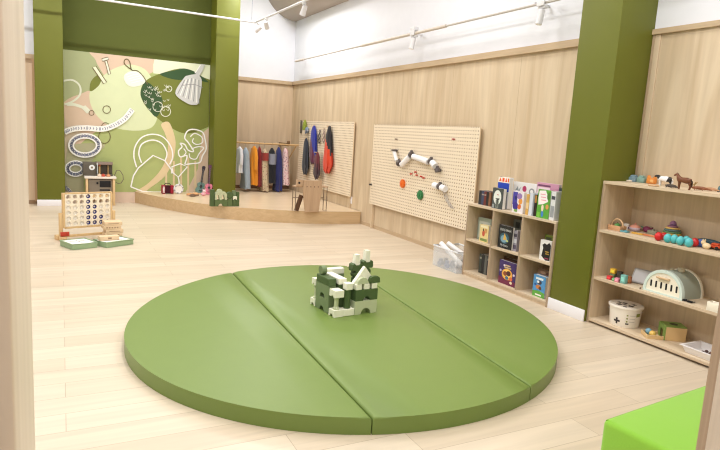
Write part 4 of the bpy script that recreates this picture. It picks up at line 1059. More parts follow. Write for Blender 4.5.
pb('brick_block', 'upright dark green block at the right end of the platform block pile', cuboid(0.042, 0.095, 0.14, cD), 0.477, 0.0, 0.1206)

# ================================================================ PLAY TABLE in front of the mural
TY = 10.72
def Tt(px, py): q = at_y(px, py, TY); return (q.x, q.z)
x0, zt_ = Tt(84.5, 176.5); x1, _ = Tt(116.5, 179)
root = thing('play_table', 'white-topped wooden play table in front of the mural', 'table', (0,0,0))
tl = mat((230,222,212), 0.4, 'white_laminate')
TD = 0.34
MB().box(x0, x1, TY, TY+TD, zt_-0.035, zt_, tl, 0.004).build('table_top', root)
pale = wood('pale_beech', (226,196,150), (212,180,134), 2, 0.5, 0.8, 16.0)
for x in (x0+0.02, x1-0.055):
    for y in (TY+0.01, TY+TD-0.045):
        MB().box(x, x+0.035, y, y+0.035, 0, zt_-0.036, pale, 0.003).build('leg', root)
MB().box(x0+0.056, x1-0.056, TY+0.012, TY+0.03, 0.14, 0.17, pale, 0.002).build('rail', root)
MB().box(x0+0.056, x1-0.056, TY+0.032, TY+TD-0.046, 0.17, 0.185, pale, 0.002).build('shelf', root)
# lower box on the table's shelf
gm = mat((132,122,108), 0.5, 'grey_cabinet'); dk = mat((92,86,76), 0.5, 'dark_cabinet')
lx0, lz1 = Tt(88.2, 181.5); lx1, _ = Tt(112.2, 181)
lx0, lx1 = max(lx0, x0+0.06), min(lx1, x1-0.06)
root = thing('toy_oven', 'grey toy oven with a dark door window under the play table top', 'toy oven', ((lx0+lx1)/2, TY+0.04, 0.1855))
hw = (lx1-lx0)/2; hh = zt_-0.04-0.1855-0.01
MB().box(-hw, hw, 0, 0.24, 0, hh, gm, 0.006).build('body', root)
b = MB(); b.box(-hw+0.47*2*hw, hw-0.02, -0.004, 0.0, hh-0.13, hh-0.02, M['black'], 0.002); b.box(-hw+0.47*2*hw, hw-0.03, -0.004, 0.0, hh-0.19, hh-0.165, M['black'], 0.002); b.build('door_window', root)
b = MB(); b.cyl((-hw+0.75*hw,-0.015,hh-0.06),(-hw+0.75*hw,0,hh-0.06),0.018,M['black'],14); b.build('knob', root)
# upper box on the table
ux0, _ = Tt(83.2, 176); ux1, uz = Tt(113.6, 163.2)
root = thing('toy_workbench', 'dark grey toy console with a round white dial on the play table', 'toy console', ((ux0+ux1)/2, TY+0.16, zt_+0.0006))
hw = (ux1-ux0)/2; hh = uz-zt_
b = MB(); b.box(-hw, -hw+0.86*hw, 0, 0.16, 0, hh*0.97, dk, 0.006); b.build('cabinet', root)
b = MB(); b.box(-hw+0.88*hw, hw, 0.11, 0.16, 0, hh*1.0, dk, 0.004); b.box(-hw+0.88*hw, hw, 0, 0.105, 0, 0.03, dk, 0.003); b.box(-hw+0.88*hw, hw, 0, 0.11, hh*0.80, hh, mat((140,122,112), 0.5, 'shelf_rail'), 0.003); b.build('open_bay', root)
b = MB(); b.cyl((-hw+0.6*hw,-0.008,hh*0.60),(-hw+0.6*hw,0,hh*0.60),0.045,mat((228,232,234), 0.4, 'dial_white'),20); b.cyl((-hw+0.6*hw,-0.012,hh*0.60),(-hw+0.6*hw,-0.008,hh*0.60),0.018,gm,16); b.build('dial', root)
b = MB(); b.box(-hw+0.92*hw, -hw+0.99*hw, -0.005, 0.02, 0.04, hh*0.95, mat((190,196,196), 0.4, 'pale_post'), 0.003); b.build('post', root)
b = MB(); b.box(-hw+1.05*hw, -hw+1.18*hw, 0.06, 0.10, 0.031, hh*0.68, mat((222,186,130), 0.5, 'wood_tool'), 0.004); b.box(-hw+1.66*hw, -hw+1.72*hw, 0.06, 0.10, 0.031, hh*0.78, mat((202,166,110), 0.5, 'wood_tool2'), 0.003); b.box(-hw+1.02*hw, -hw+1.2*hw, 0.05, 0.10, hh*0.70, hh*0.78, mat((214,70,60), 0.5, 'red_top'), 0.003); b.build('tools', root)
for (px, py, rgb, lab) in ((103.5,177.2,(196,80,58),'red toy part on the play table'), (108.5,177.4,(210,150,110),'orange-tan toy part on the play table'), (99.5,177.6,(228,210,190),'pale toy part at the front of the play table')):
    q = Tt(px, py); b = MB(); b.box(-0.03,0.03,-0.02,0.02,0,0.035,mat(rgb, 0.5, 'toy_part'),0.006); b.cyl((0,0,0.035),(0,0,0.05),0.012,mat(rgb, 0.5, 'toy_part'),10)
    tag(b.build('toy_part', None, (q[0], TY+0.05, zt_+0.0006), 0.3), lab, 'toy', 'toy parts on the play table')
# wire hoop at the table's right side
hc = at_y(118.5, 178, TY); b = MB()
b.tube([(x1-0.02, TY+0.2, zt_+0.006), (x1+0.02, TY+0.2, zt_+0.10), (x1+0.07, TY+0.2, zt_+0.10), (x1+0.12, TY+0.2, zt_+0.02), (x1+0.125, TY+0.2, zt_-0.06), (x1+0.09, TY+0.2, zt_-0.12), (x1+0.04, TY+0.2, zt_-0.13), (x1+0.006, TY+0.2, zt_-0.10)], 0.006, mat((110,96,88), 0.5, 'wire_hoop'), 8)
tag(b.build('wire_hoop'), 'dark wire hoop sticking out at the right side of the play table', 'wire hoop')

# ================================================================ FOUR-IN-A-ROW GAME
g0, g1 = on(0, 62.8, 240.4), on(0, 111.8, 236.2)
ga = math.atan2(g1.y-g0.y, g1.x-g0.x); gw = math.hypot(g1.x-g0.x, g1.y-g0.y)
def Gz(px, py):   # height of a photo point on the upright board's plane
    n_ = Vector((-math.sin(ga), math.cos(ga), 0)); d = _ray(px, py); tt = (Vector((g0.x,g0.y,0))-CAM).dot(n_)/d.dot(n_); return (CAM+tt*d)
zb, ztp = Gz(63.5, 228).z, Gz(62, 193).z
wg = wood('game_wood', (222,192,144), (206,174,126), 2, 0.5, 0.8, 18.0); cream = mat((238,228,208), 0.5, 'board_cream')
root = thing('board_game', 'giant wooden four-in-a-row board standing on the floor', 'game', (g0.x, g0.y, 0), ga)
T_ = 0.012
pw, phh = (gw-0.05)/7, (ztp-zb-0.03)/6; rh = min(pw, phh)*0.40
b = MB()
for layer in (-T_-0.009, 0.009):
    for i in range(7):
        for j in range(6):
            cx, cz = 0.025+pw*(i+0.5), zb+0.015+phh*(j+0.5); n_ = 16
            sq, ci = [], []
            for k in range(n_):
                a = 2*PI*k/n_; ca, sa = math.cos(a), math.sin(a); s_ = 1/max(abs(ca), abs(sa))
                sq.append((cx+ca*s_*pw/2, cz+sa*s_*phh/2)); ci.append((cx+rh*ca, cz+rh*sa))
            V = {}
            for nm_, L_ in (('s', sq), ('c', ci)):
                for yy in (0, 1): V[nm_, yy] = [b.bm.verts.new((x, layer+yy*T_, z)) for x, z in L_]
            fs = []
            for k in range(n_):
                l = (k+1) % n_
                fs.append(b.bm.faces.new((V['s',0][k], V['s',0][l], V['c',0][l], V['c',0][k])))
                fs.append(b.bm.faces.new((V['s',1][k], V['c',1][k], V['c',1][l], V['s',1][l])))
                fs.append(b.bm.faces.new((V['c',0][k], V['c',0][l], V['c',1][l], V['c',1][k])))
            b._paint(fs, cream)
b.build('grid_panel', root, norm=False)
b = MB(); b.box(0, 0.024, -0.022, 0.022, zb, ztp, wg, 0.002, 1); b.box(gw-0.024, gw, -0.022, 0.022, zb, ztp, wg, 0.002, 1); b.box(0.024, gw-0.024, -0.022, 0.022, zb-0.01, zb+0.014, wg, 0.002, 1); b.box(0.024, gw-0.024, -0.022, -0.01, ztp-0.014, ztp, wg, 0.002, 1); b.box(0.024, gw-0.024, 0.01, 0.022, ztp-0.014, ztp, wg, 0.002, 1); b.build('frame', root)
for x in (-0.04, gw):
    lg = MB().box(x+0.002, x+0.038, -0.02, 0.02, 0.0, zb+(0.18 if x < 0 else 0.18), wg, 0.003).build('leg', root)
    if x < 0: MB().box(x-0.012, x+0.044, -0.12, -0.021, 0, 0.055, wg, 0.004).build('foot', lg)
    MB().box(x-0.012, x+0.044, 0.021, 0.12, 0, 0.055, wg, 0.004).build('foot', lg)
MB().box(0.0, gw, 0.01, 0.03, 0.03, 0.06, wg, 0.002).build('crossbar', root)
MB().box(-0.045, 0.05, -0.075, -0.045, 0.06, 0.11, mat((186,66,48), 0.5, 'red_slider'), 0.004).build('slide_bar', root)
blue, whd = mat((48,48,116), 0.4, 'navy_disc'), mat((240,236,228), 0.5, 'white_disc')
filled = {0: [0,1,2,3,4], 1: [0,1,2,3], 2: [0,1,2,3], 3: [0,1,2,3,4,5], 4: [0,1,2,3], 5: [0,1,2,3], 6: [0,1,2,3]}
navy = {(3,j) for j in range(6)} | {(4,j) for j in range(4)} | {(5,0),(5,1)} | {(6,0)}
for i in range(7):
    for j in filled[i]:
        cx, cz = 0.025+pw*(i+0.5), zb+0.015+phh*(j+0.5); m = blue if (i,j) in navy else whd
        b = MB(); R_ = min(pw, phh)*0.485
        a1, a2 = b.ring((0,-0.007,0),(0,1,0),R_,20), b.ring((0,0.007,0),(0,1,0),R_,20)
        if m is blue:
            c2, c1 = b.ring((0,0.007,0),(0,1,0),rh*0.42,20), b.ring((0,-0.007,0),(0,1,0),rh*0.42,20)
            b.loft([a1,a2,c2,c1], m, False, True); b.cyl((0,-0.004,0),(0,0.004,0),rh*0.42,whd,20)
        else:
            b.loft([a1,a2], m); b.tube([(rh*0.6*math.cos(2*PI*k/16),-0.007,rh*0.6*math.sin(2*PI*k/16)) for k in range(16)],0.0018,mat((206,196,184),0.5,'disc_line'),5,True)
        o = b.build('game_disc', None, Vector((g0.x,g0.y,0))+RZ(ga)@Vector((cx,0,cz)), ga)
        tag(o, f'{"navy ring" if m is blue else "white"} game disc, {ORD[i]} column from the left, {ORD[j]} from the bottom', 'game disc', 'discs in the four-in-a-row board')

# ================================================================ TUMBLING TOWER by the game
tc_ = on(0, 113.0, 240.2); pale2 = wood('tower_wood', (230,206,172), (214,188,152), 0, 0.6, 0.8, 20.0); dstr = mat((150,120,96), 0.6, 'burnt_mark')
for L_ in range(5):
    for s, nm_ in ((0, 'near'), (1, 'far')):
        b = MB(); h_ = 0.046; b.box(-0.10,0.10,-0.042,0.042,0,h_,pale2,0.004,1)
        if L_ % 2 == 1:
            for k in range(5): b.box(-0.07+k*0.03,-0.055+k*0.03,-0.0428,-0.0415,0.014,0.03,dstr)
        elif L_ > 0: b.box(-0.06,0.06,-0.0428,-0.0415,0.02,0.026,dstr)
        off = Vector((0.012*((L_*7) % 3-1), (0.0865*s), 0))
        o = b.build('tower_block', None, Vector((tc_.x, tc_.y, 0.0005+L_*(h_+0.0008)))+RZ(0.12)@off, 0.12)
        tag(o, f'pale wooden tower block, {nm_} one of the {ORD[L_]} layer from the floor', 'toy block', 'blocks of the small wooden tower')

# ================================================================ GREEN TRAYS on the floor
tgm = mat((150,174,136), 0.5, 'sage_tray'); pap = mat((238,234,228), 0.7, 'white_paper')
def tray(corners, label, marks):
    a, b_, d = [on(0, *c) for c in corners]     # near-left, near-right, far-left
    rz = math.atan2(b_.y-a.y, b_.x-a.x); w = (b_-a).length; dd = max(0.18, (d-a).length)
    root = thing('storage_tray', label, 'tray', (a.x, a.y, 0), rz, 'sage green trays on the floor')
    H_ = 0.062; t_ = 0.008; b = MB()
    b.box(0,w,0,dd,0.001,0.009,tgm,0.002,1); b.box(0,w,0,t_,0.009,H_,tgm,0.002,1); b.box(0,w,dd-t_,dd,0.009,H_,tgm,0.002,1); b.box(0,t_,t_,dd-t_,0.009,H_,tgm,0.002,1); b.box(w-t_,w,t_,dd-t_,0.009,H_,tgm,0.002,1)
    b.build('tub', root)
    MB().tube([(0,0,H_),(w,0,H_),(w,dd,H_),(0,dd,H_)],0.007,tgm,8,True).build('rim', root)
    b = MB(); b.box(t_+0.003,w-t_-0.003,t_+0.003,dd-t_-0.003,0.03,H_-0.003,pap,0.003,1)
    for (x0_,y0_,x1_,y1_) in marks: b.box(x0_*w,x1_*w,y0_*dd,y1_*dd,H_-0.003,H_-0.0022,mat((96,96,104),0.6,'ink'))
    o = b.build('paper_pad', None, root.location, rz); tag(o, 'white paper pad lying in the '+label.split(' standing')[0].split(' beside')[0], 'paper', 'paper pads in the trays')
    return root, w, dd, rz
r1 = tray(((72.5,250.3),(97.5,247.5),(67.0,245.2)), 'sage green tray left of the other tray', ((.1,.62,.45,.66),(.5,.3,.53,.8),(.55,.6,.8,.64)))
r2 = tray(((106.5,248.2),(133.5,244.3),(103.2,244.1)), 'sage green tray in front of the wooden tower', ((.55,.3,.85,.34),(.2,.6,.4,.64)))
c = r2[0].location + RZ(r2[3])@Vector((r2[1]*0.36, r2[2]*0.6, 0))
b = MB(); b.box(-0.11,0.11,-0.045,0.045,0,0.05,pale2,0.004,1); b.box(-0.02,0.02,-0.046,-0.0445,0.015,0.035,dstr)
tag(b.build('tower_block', None, (c.x, c.y, 0.0605), 0.25), 'pale wooden block lying on the paper in the tray in front of the tower', 'toy block')
# ================================================================ TOYS ON THE TALL SHELF
def onx(z, px, py, lo=RX0+0.03, hi=RX1-0.05):
    q = at_z(px, py, z); x = min(max(q.x, lo), hi)
    return Vector((x, at_x(px, py, x).y, z+0.0006))
def paint(rgb, r=0.5): return mat(rgb, r, 'toy_paint')
gTop = 'toys on top of the toy shelf'; gMid = 'toys on the middle tier of the toy shelf'; gLow = 'toys on the lower tier of the toy shelf'; gBot = 'toys on the bottom of the toy shelf'
def skin(name, verts, edges, radii, m, parent=None, loc=None, rotz=0.0, lv=2):
    me = bpy.data.meshes.new(name); me.from_pydata([tuple(v) for v in verts], edges, []); me.update()
    o = bpy.data.objects.new(name, me); COL.objects.link(o)
    sk = o.modifiers.new('skin', 'SKIN'); sk.use_smooth_shade = True
    for i, r_ in enumerate(radii):
        d = me.skin_vertices[0].data[i]; d.radius = (r_, r_) if not hasattr(r_, '__len__') else r_; d.use_root = (i == 0)
    o.modifiers.new('smooth', 'SUBSURF').levels = lv; o.modifiers['smooth'].render_levels = lv
    dg = bpy.context.evaluated_depsgraph_get(); me2 = bpy.data.meshes.new_from_object(o.evaluated_get(dg))
    o.modifiers.clear(); o.data = me2; bpy.data.meshes.remove(me); me2.name = name
    me2.materials.clear(); me2.materials.append(m); me2.shade_smooth()
    if parent: o.parent = parent
    if loc is not None: o.location = loc
    o.rotation_euler = (0, 0, rotz)
    return o
# quadruped built along local +x (head towards -x), about 0.1 long, feet at z = 0
def quad(name, label, loc, rz, body_m, L, Hb, head, neck_up, k, parts):
    V = [(0,0,Hb), (-0.22*L,0,Hb*1.0), (-0.42*L,0,Hb*1.03), (0.28*L,0,Hb*1.02), (0.44*L,0,Hb*1.0)]
    R = [0.135*L*k, 0.135*L*k, 0.12*L*k, 0.14*L*k, 0.10*L*k]
    E_ = [(0,1),(1,2),(0,3),(3,4)]
    n0 = len(V); V += [(-0.52*L,0,Hb*1.03+neck_up*0.4), (-0.58*L,0,Hb*1.03+neck_up*0.85), (-0.66*L,0,Hb+neck_up*0.92), (-0.66*L-head,0,Hb+neck_up*0.70), (-0.67*L-head*1.35,0,Hb+neck_up*0.58)]
    R += [0.095*L*k, 0.07*L*k, 0.066*L*k, 0.048*L*k, 0.036*L*k]; E_ += [(2,n0),(n0,n0+1),(n0+1,n0+2),(n0+2,n0+3),(n0+3,n0+4)]
    for s in (-1, 1):
        a = len(V); V += [(-0.36*L,s*0.07*L,Hb*0.74), (-0.37*L,s*0.075*L,Hb*0.42), (-0.36*L,s*0.075*L,Hb*0.1), (-0.385*L,s*0.075*L,0.02*L)]
        R += [0.06*L*k,0.034*L*k,0.026*L*k,0.034*L*k]; E_ += [(2,a),(a,a+1),(a+1,a+2),(a+2,a+3)]
        a = len(V); V += [(0.36*L,s*0.075*L,Hb*0.70), (0.45*L,s*0.075*L,Hb*0.42), (0.40*L,s*0.075*L,Hb*0.1), (0.375*L,s*0.075*L,0.02*L)]
        R += [0.075*L*k,0.034*L*k,0.026*L*k,0.034*L*k]; E_ += [(3,a),(a,a+1),(a+1,a+2),(a+2,a+3)]
    root = thing(name, label, 'toy animal', loc, rz, 'toy animals on top of the toy shelf')
    skin('body', V, E_, R, body_m, root)
    return root, (-0.66*L, Hb+neck_up*0.92), n0
horse_m = mat((112,66,40), 0.4, 'horse_brown', mottle=0.25, mscale=30)
c = onx(TSZ, 683.5, 190.2)
k1 = abs(at_x(684,190,c.x).y-at_x(683,190,c.x).y)
Lh = 16.0*k1; root, hd, _ = quad('toy_horse', 'brown toy horse standing on top of the toy shelf', c, -PI/2+0.15, horse_m, Lh*0.80, Lh*0.58, Lh*0.10, Lh*0.34, 1.5, None)
b = MB(); dkb = mat((48,28,22), 0.5, 'horse_dark')
b.tube([(0.44*Lh*0.8,0,Lh*0.58*1.05),(0.54*Lh*0.8,0,Lh*0.52),(0.56*Lh*0.8,0,Lh*0.30),(0.53*Lh*0.8,0,Lh*0.2)], 0.01, dkb, 8, False, [0.02*Lh,0.035*Lh,0.03*Lh,0.008*Lh]); b.build('tail', root)
b = MB(); b.tube([(-0.40*Lh*0.8,0,Lh*0.70),(-0.49*Lh*0.8,0,Lh*0.58+Lh*0.22),(-0.55*Lh*0.8,0,Lh*0.58+Lh*0.34),(-0.62*Lh*0.8,0,Lh*0.58+Lh*0.37)], 0.01, dkb, 8, False, [0.012*Lh,0.03*Lh,0.03*Lh,0.012*Lh]); b.build('mane', root)
b = MB()
for s in (-1,1): b.cyl((-0.64*Lh*0.8,s*0.03*Lh,Lh*0.58+Lh*0.33),(-0.63*Lh*0.8,s*0.035*Lh,Lh*0.58+Lh*0.43),0.016*Lh,horse_m,8,0.003*Lh)
b.build('ears', root)
# cow: white with black patches
def cow_mat():
    m = bpy.data.materials.new('cow_patches'); m.use_nodes = True; nt = m.node_tree; L = nt.links; bs = nt.nodes['Principled BSDF']; bs.inputs['Roughness'].default_value = 0.4
    tc = nt.nodes.new('ShaderNodeTexCoord'); n = nt.nodes.new('ShaderNodeTexNoise'); n.inputs['Scale'].default_value = 17; n.inputs['Detail'].default_value = 0; L.new(tc.outputs['Object'], n.inputs['Vector'])
    g = nt.nodes.new('ShaderNodeMath'); g.operation = 'GREATER_THAN'; g.inputs[1].default_value = 0.52; L.new(n.outputs['Fac'], g.inputs[0])
    x = nt.nodes.new('ShaderNodeMix'); x.data_type = 'RGBA'; x.inputs['A'].default_value = lin((236,236,238)); x.inputs['B'].default_value = lin((24,24,28)); L.new(g.outputs[0], x.inputs['Factor']); L.new(x.outputs['Result'], bs.inputs['Base Color'])
    return m
c = onx(TSZ, 664.5, 186.3, RX0+0.10)
k1 = abs(at_x(665,186,c.x).y-at_x(664,186,c.x).y)
Lc = 16*k1; root, hd, _ = quad('toy_cow', 'black and white toy cow on top of the toy shelf', c, -PI/2+0.1, cow_mat(), Lc*0.80, Lc*0.43, Lc*0.10, Lc*0.14, 1.45, None)
bk_ = mat((24,24,28), 0.4, 'cow_black')
b = MB(); b.tube([(0.44*Lc*0.8,0,Lc*0.46),(0.56*Lc*0.8,0,Lc*0.40),(0.57*Lc*0.8,0,Lc*0.2)], 0.008, M['white'], 8, False, [0.012*Lc,0.012*Lc,0.024*Lc]); b.build('tail', root)
b = MB(); b.ball((-0.66*Lc*0.8,0,Lc*0.43+Lc*0.13),(0.075*Lc,0.062*Lc,0.066*Lc),bk_,12,8)
for s in (-1,1): b.ball((-0.63*Lc*0.8,s*0.085*Lc,Lc*0.60),(0.015*Lc,0.045*Lc,0.022*Lc),bk_,8,6); b.cyl((-0.64*Lc*0.8,s*0.035*Lc,Lc*0.60),(-0.66*Lc*0.8,s*0.06*Lc,Lc*0.67),0.013*Lc,mat((224,210,180),0.5,'horn'),8,0.003*Lc)
b.build('head_patch', root)
# flat animals and bits lying on the top
def bug(c, rz, rgb, label, L, name='toy_lizard', tail=True, grp=gTop, legs=True):
    m = mat(rgb, 0.5, 'toy_hide', mottle=0.25, mscale=60)
    V = [(0,0,.16),(-.22,0,.16),(-.40,0,.17),(-.56,0,.15),(.22,0,.15),(.42,.03,.12),(.62,.02,.08)]; R = [.12,.11,.08,.05,.10,.06,.03]
    E_ = [(0,1),(1,2),(2,3),(0,4),(4,5),(5,6)]
    if legs:
        for a, s in ((1,-1),(1,1),(4,-1),(4,1)):
            k = len(V); V += [(V[a][0]-.04,s*.16,.12),(V[a][0]-.08,s*.22,.03)]; R += [.04,.03]; E_ += [(a,k),(k,k+1)]
    root = thing(name, label, 'toy animal', c, rz, grp)
    skin('body', [(x*L,y*L,z*L) for x,y,z in V], E_, [r_*L for r_ in R], m, root, lv=1)
    b = MB()
    for s in (-1,1): b.ball((-.50*L, s*.045*L, .20*L), .018*L, M['black'], 8, 6)
    b.build('eyes', root)
    return root
bug(onx(TSZ,671.5,188.4), -PI/2-0.2, (66,56,50), 'dark flat toy reptile lying between the cow and the horse', 0.11)
bug(onx(TSZ,700.5,190.8), -PI/2+0.3, (140,86,56), 'brown toy reptile lying right of the horse', 0.115)
bug(onx(TSZ,711.5,191.3), -PI/2-0.1, (186,140,104), 'tan toy reptile lying furthest right on the shelf top', 0.10)
c = onx(TSZ, 694.2, 188.6); b = MB(); m = paint((160,130,80))
b.tube([(0,0,0.003),(0,0.004,0.028),(0,-0.004,0.05)],0.004,m,6); b.tube([(0,0.002,0.02),(0,0.02,0.04)],0.003,m,6); b.tube([(0,0.0,0.03),(0,-0.018,0.05)],0.003,m,6); b.lathe([(0.012,0),(0.012,0.004)],m,seg=12)
tag(b.build('toy_twig', None, c), 'small forked yellowish toy tree right behind the brown horse', 'toy', gTop)
c = onx(TSZ, 719, 192); b = MB(); b.lathe([(0.011,0),(0.013,0.008),(0.010,0.028),(0.006,0.042),(0.0,0.046)], paint((90,120,124)), seg=14); tag(b.build('toy_figure', None, c), 'small grey-teal peg figure at the right edge of the shelf top', 'toy figure', gTop)
c = onx(TSZ, 625.5, 180.6, RX0+0.10); b = MB(); b.box(-0.085,0.085,-0.05,0.05,0,0.012,mat((236,226,212),0.5,'pale_board'),0.003); tag(b.build('wooden_tray_board', None, c, -PI/2), 'flat pale board at the left end of the shelf top', 'board', gTop)
for (px,py,w_,h_,rgb,lab,d_) in ((633.6,180.2,0.075,0.055,(126,152,166),'grey-blue toy block with a rounded top on the shelf top',0.12),(641.6,181.2,0.066,0.058,(142,176,166),'teal toy block beside the grey-blue one on the shelf top',0.12)):
    c = onx(TSZ, px, py, RX0+d_); b = MB(); b.box(-w_/2,w_/2,-0.025,0.025,0,h_*0.7,paint(rgb),0.006); b.cyl((-w_*0.3,0,h_*0.68),(w_*0.3,0,h_*0.68),0.02,paint(rgb),12)
    tag(b.build('toy_block', None, c, -PI/2), lab, 'toy block', gTop)
c = onx(TSZ, 651.2, 183.4, RX0+0.12); b = MB(); m = paint((232,150,74))
b.box(-0.035,0.035,-0.022,0.022,0,0.044,m,0.008); b.prism([(-0.035,0.036),(-0.012,0.044),(-0.03,0.066)],1,-0.015,0.015,m); b.prism([(0.012,0.044),(0.035,0.036),(0.03,0.062)],1,-0.015,0.015,m); b.box(0.0,0.034,-0.0235,-0.021,0.01,0.036,paint((244,190,120)),0.002)
tag(b.build('toy_cat_block', None, c, -PI/2), 'orange toy block with two pointed ears left of the cow', 'toy block', gTop)
c = onx(TSZ, 653.5, 186.2); b = MB(); b.lathe([(0,0),(0.036,0.001),(0.04,0.006),(0.036,0.011),(0,0.012)], paint((204,170,132)), seg=20); tag(b.build('wooden_disc', None, c), 'flat tan disc lying in front of the orange toy block', 'disc', gTop)
# ---------------- middle tier
c = onx(S1, 614.8, 229.0, RX0+0.05, RX0+0.12); c.y = min(c.y, 3.262)
root = thing('toy_basket', 'small wooden basket with a hoop handle at the left end of the middle tier', 'toy basket', c, -PI/2, gMid)
bw = mat((206,160,120),0.6,'basket_wood'); b = MB(); b.box(-0.06,0.06,-0.04,0.04,0,0.012,bw,0.003); b.box(-0.06,0.06,-0.04,-0.034,0.012,0.042,bw,0.002); b.box(-0.06,0.06,0.034,0.04,0.012,0.042,bw,0.002); b.box(-0.06,-0.054,-0.034,0.034,0.012,0.042,bw,0.002); b.box(0.054,0.06,-0.034,0.034,0.012,0.042,bw,0.002); b.build('tub', root)
b = MB(); b.tube([(-0.055,0,0.03)]+[(-0.055*math.cos(PI*k/10),0,0.035+0.06*math.sin(PI*k/10)) for k in range(11)]+[(0.055,0,0.03)],0.006,mat((226,190,150),0.5,'handle_wood'),8); b.build('handle', root)
b = MB(); b.ball((0,0,0.024),(0.03,0.024,0.024),paint((92,150,80)),12,8); b.cyl((0,0,0.046),(0,0,0.054),0.004,paint((90,70,50)),6)
tag(b.build('toy_fruit', None, c+Vector((0,0,0.0125))), 'green toy fruit inside the small wooden basket', 'toy fruit', gMid)
c = onx(S1, 625.7, 230.0, RX0+0.08); b = MB(); b.lathe([(0.018,0),(0.02,0.01),(0.02,0.035),(0.024,0.05),(0.018,0.052),(0.015,0.04),(0.0,0.038)], paint((240,238,234)), seg=16); b.box(-0.012,0.012,-0.024,-0.02,0.012,0.03,paint((120,80,110)),0.002); tag(b.build('toy_cup', None, c), 'small white toy cup right of the hoop-handled basket', 'toy cup', gMid)
c = onx(S1, 623.2, 232.0); b = MB(); b.box(-0.045,0.045,-0.02,0.02,0,0.012,paint((96,160,172)),0.004); b.cyl((0.02,0,0.012),(0.02,0,0.018),0.01,paint((96,160,172)),12); tag(b.build('toy_board', None, c, -PI/2+0.1), 'flat teal toy piece lying below the white cup', 'toy', gMid)
c = onx(S1, 634.5, 231.0, RX0+0.08); b = MB(); b.lathe([(0.026,0),(0.04,0.008),(0.045,0.02),(0.042,0.03)], paint((206,190,206)), seg=20); b.lathe([(0.042,0.03),(0.036,0.042),(0.018,0.052),(0.006,0.055),(0.008,0.064),(0.0,0.068)], paint((226,160,140)), seg=20); b.tube([(-0.04,0,0.02),(-0.058,0,0.032),(-0.066,0,0.04)],0.006,paint((206,190,206)),8); tag(b.build('toy_teapot', None, c, -PI/2), 'lilac and pink round toy pot with a knob lid', 'toy pot', gMid)
c = onx(S1, 646.5, 232.2, RX0+0.08); b = MB(); m = paint((140,60,100)); b.ball((0,0,0.026),(0.034,0.026,0.026),m,12,8); b.prism([(0.02,0.02),(0.052,0.05),(0.036,0.01)],1,-0.01,0.01,m); b.prism([(-0.03,0.04),(-0.06,0.045),(-0.02,0.02)],1,-0.008,0.008,paint((110,150,130))); tag(b.build('toy_bird', None, c, -PI/2), 'dark magenta toy with a green fin right of the lilac pot', 'toy', gMid)
for (px,py,w_,rgb,lab) in ((638.2,234.4,0.085,(234,184,84),'flat yellow toy stick lying on the edge of the middle tier'),(650.5,236.5,0.10,(226,140,96),'flat orange toy stick lying left of the red ball')):
    c = onx(S1, px, py); b = MB(); b.box(-w_/2,w_/2,-0.012,0.012,0,0.012,paint(rgb),0.004); b.cyl((-w_/2,0,0),(-w_/2,0,0.012),0.018,paint(rgb),14); tag(b.build('toy_stick', None, c, -PI/2-0.05), lab, 'toy', gMid)
c = onx(S1, 653, 231.5, hi=RX1-0.08, lo=RX0+0.14); b = MB(); b.box(-0.04,0.04,-0.02,0.02,0,0.03,mat((150,150,130),0.5,'olive_toy'),0.006); b.cyl((0,0,0.03),(0,0,0.04),0.012,mat((150,150,130),0.5,'olive_toy'),12); tag(b.build('toy_box', None, c, -PI/2), 'low grey-green toy box behind the orange stick', 'toy', gMid)
# stacking rings
c = onx(S1, 672.3, 231.0, RX0+0.17, RX1-0.10)
root = thing('ring_stacker', 'ring stacking toy with a purple knob behind the turquoise eggs', 'stacking toy', c, 0, gMid)
b = MB(); b.lathe([(0.072,0),(0.072,0.012),(0.06,0.014)], paint((160,60,70)), seg=28); b.build('base', root)
for k, (rgb, R0) in enumerate((((190,70,70),0.066),((206,176,90),0.068),((92,130,96),0.066),((96,124,124),0.060),((216,180,110),0.052),((150,110,140),0.040))):
    b = MB(); z = 0.015+k*0.0145; b.lathe([(R0-0.007,z),(R0,z+0.004),(R0,z+0.010),(R0-0.007,z+0.014)], paint(rgb), seg=28); b.build('ring', root)
b = MB(); b.lathe([(0.02,0.1025),(0.026,0.112),(0.02,0.128),(0.008,0.138),(0.0,0.14)], paint((150,110,150)), seg=18); b.build('knob', root)
# red balls and turquoise eggs
rk = abs(at_x(660,240,4.0).y-at_x(659,240,4.0).y)
def egg(px, py, X, rgb, label, r_, name, cat, tall=1.2):
    q = at_z(px, py, S1); X = min(max(X, RX0+0.03), RX1-0.06); y = at_x(px, py, X).y
    b = MB(); m = mat(rgb, 0.35, 'painted_egg', mottle=0.08, mscale=60); b.lathe([(r_*math.sin(PI*k/12)*(1-0.08*math.cos(PI*k/12)*-1), r_*tall*(1-math.cos(PI*k/12))) for k in range(13)], m, seg=18)
    tag(b.build(name, None, (X, y, S1+0.0006)), label, cat, 'toy eggs and balls on the middle tier')
egg(658.3, 238.5, 3.99, (206,34,38), 'front red toy egg left of the turquoise eggs', 0.029, 'toy_egg', 'toy egg', 1.12)
egg(664.2, 235.5, 4.07, (190,36,40), 'red toy egg tucked behind the first turquoise egg', 0.027, 'toy_egg', 'toy egg', 1.1)
for k, (px, py, X, n_) in enumerate(((667.5,240.0,3.99,'leftmost'),(674.2,240.3,4.01,'second from left'),(680.0,243.2,3.985,'third from left'),(686.2,241.5,4.055,'rear'),(688.6,245.0,3.985,'rightmost front'))):
    egg(px, py, X, (86,186,192), f'{n_} turquoise toy egg on the middle tier', 0.028, 'toy_egg', 'toy egg', 1.2)
egg(694.5, 243.8, 4.05, (190,40,44), 'red toy egg right behind the last turquoise egg', 0.028, 'toy_egg', 'toy egg', 1.15)
c = onx(S1, 706, 243.0, RX0+0.13, RX1-0.11)
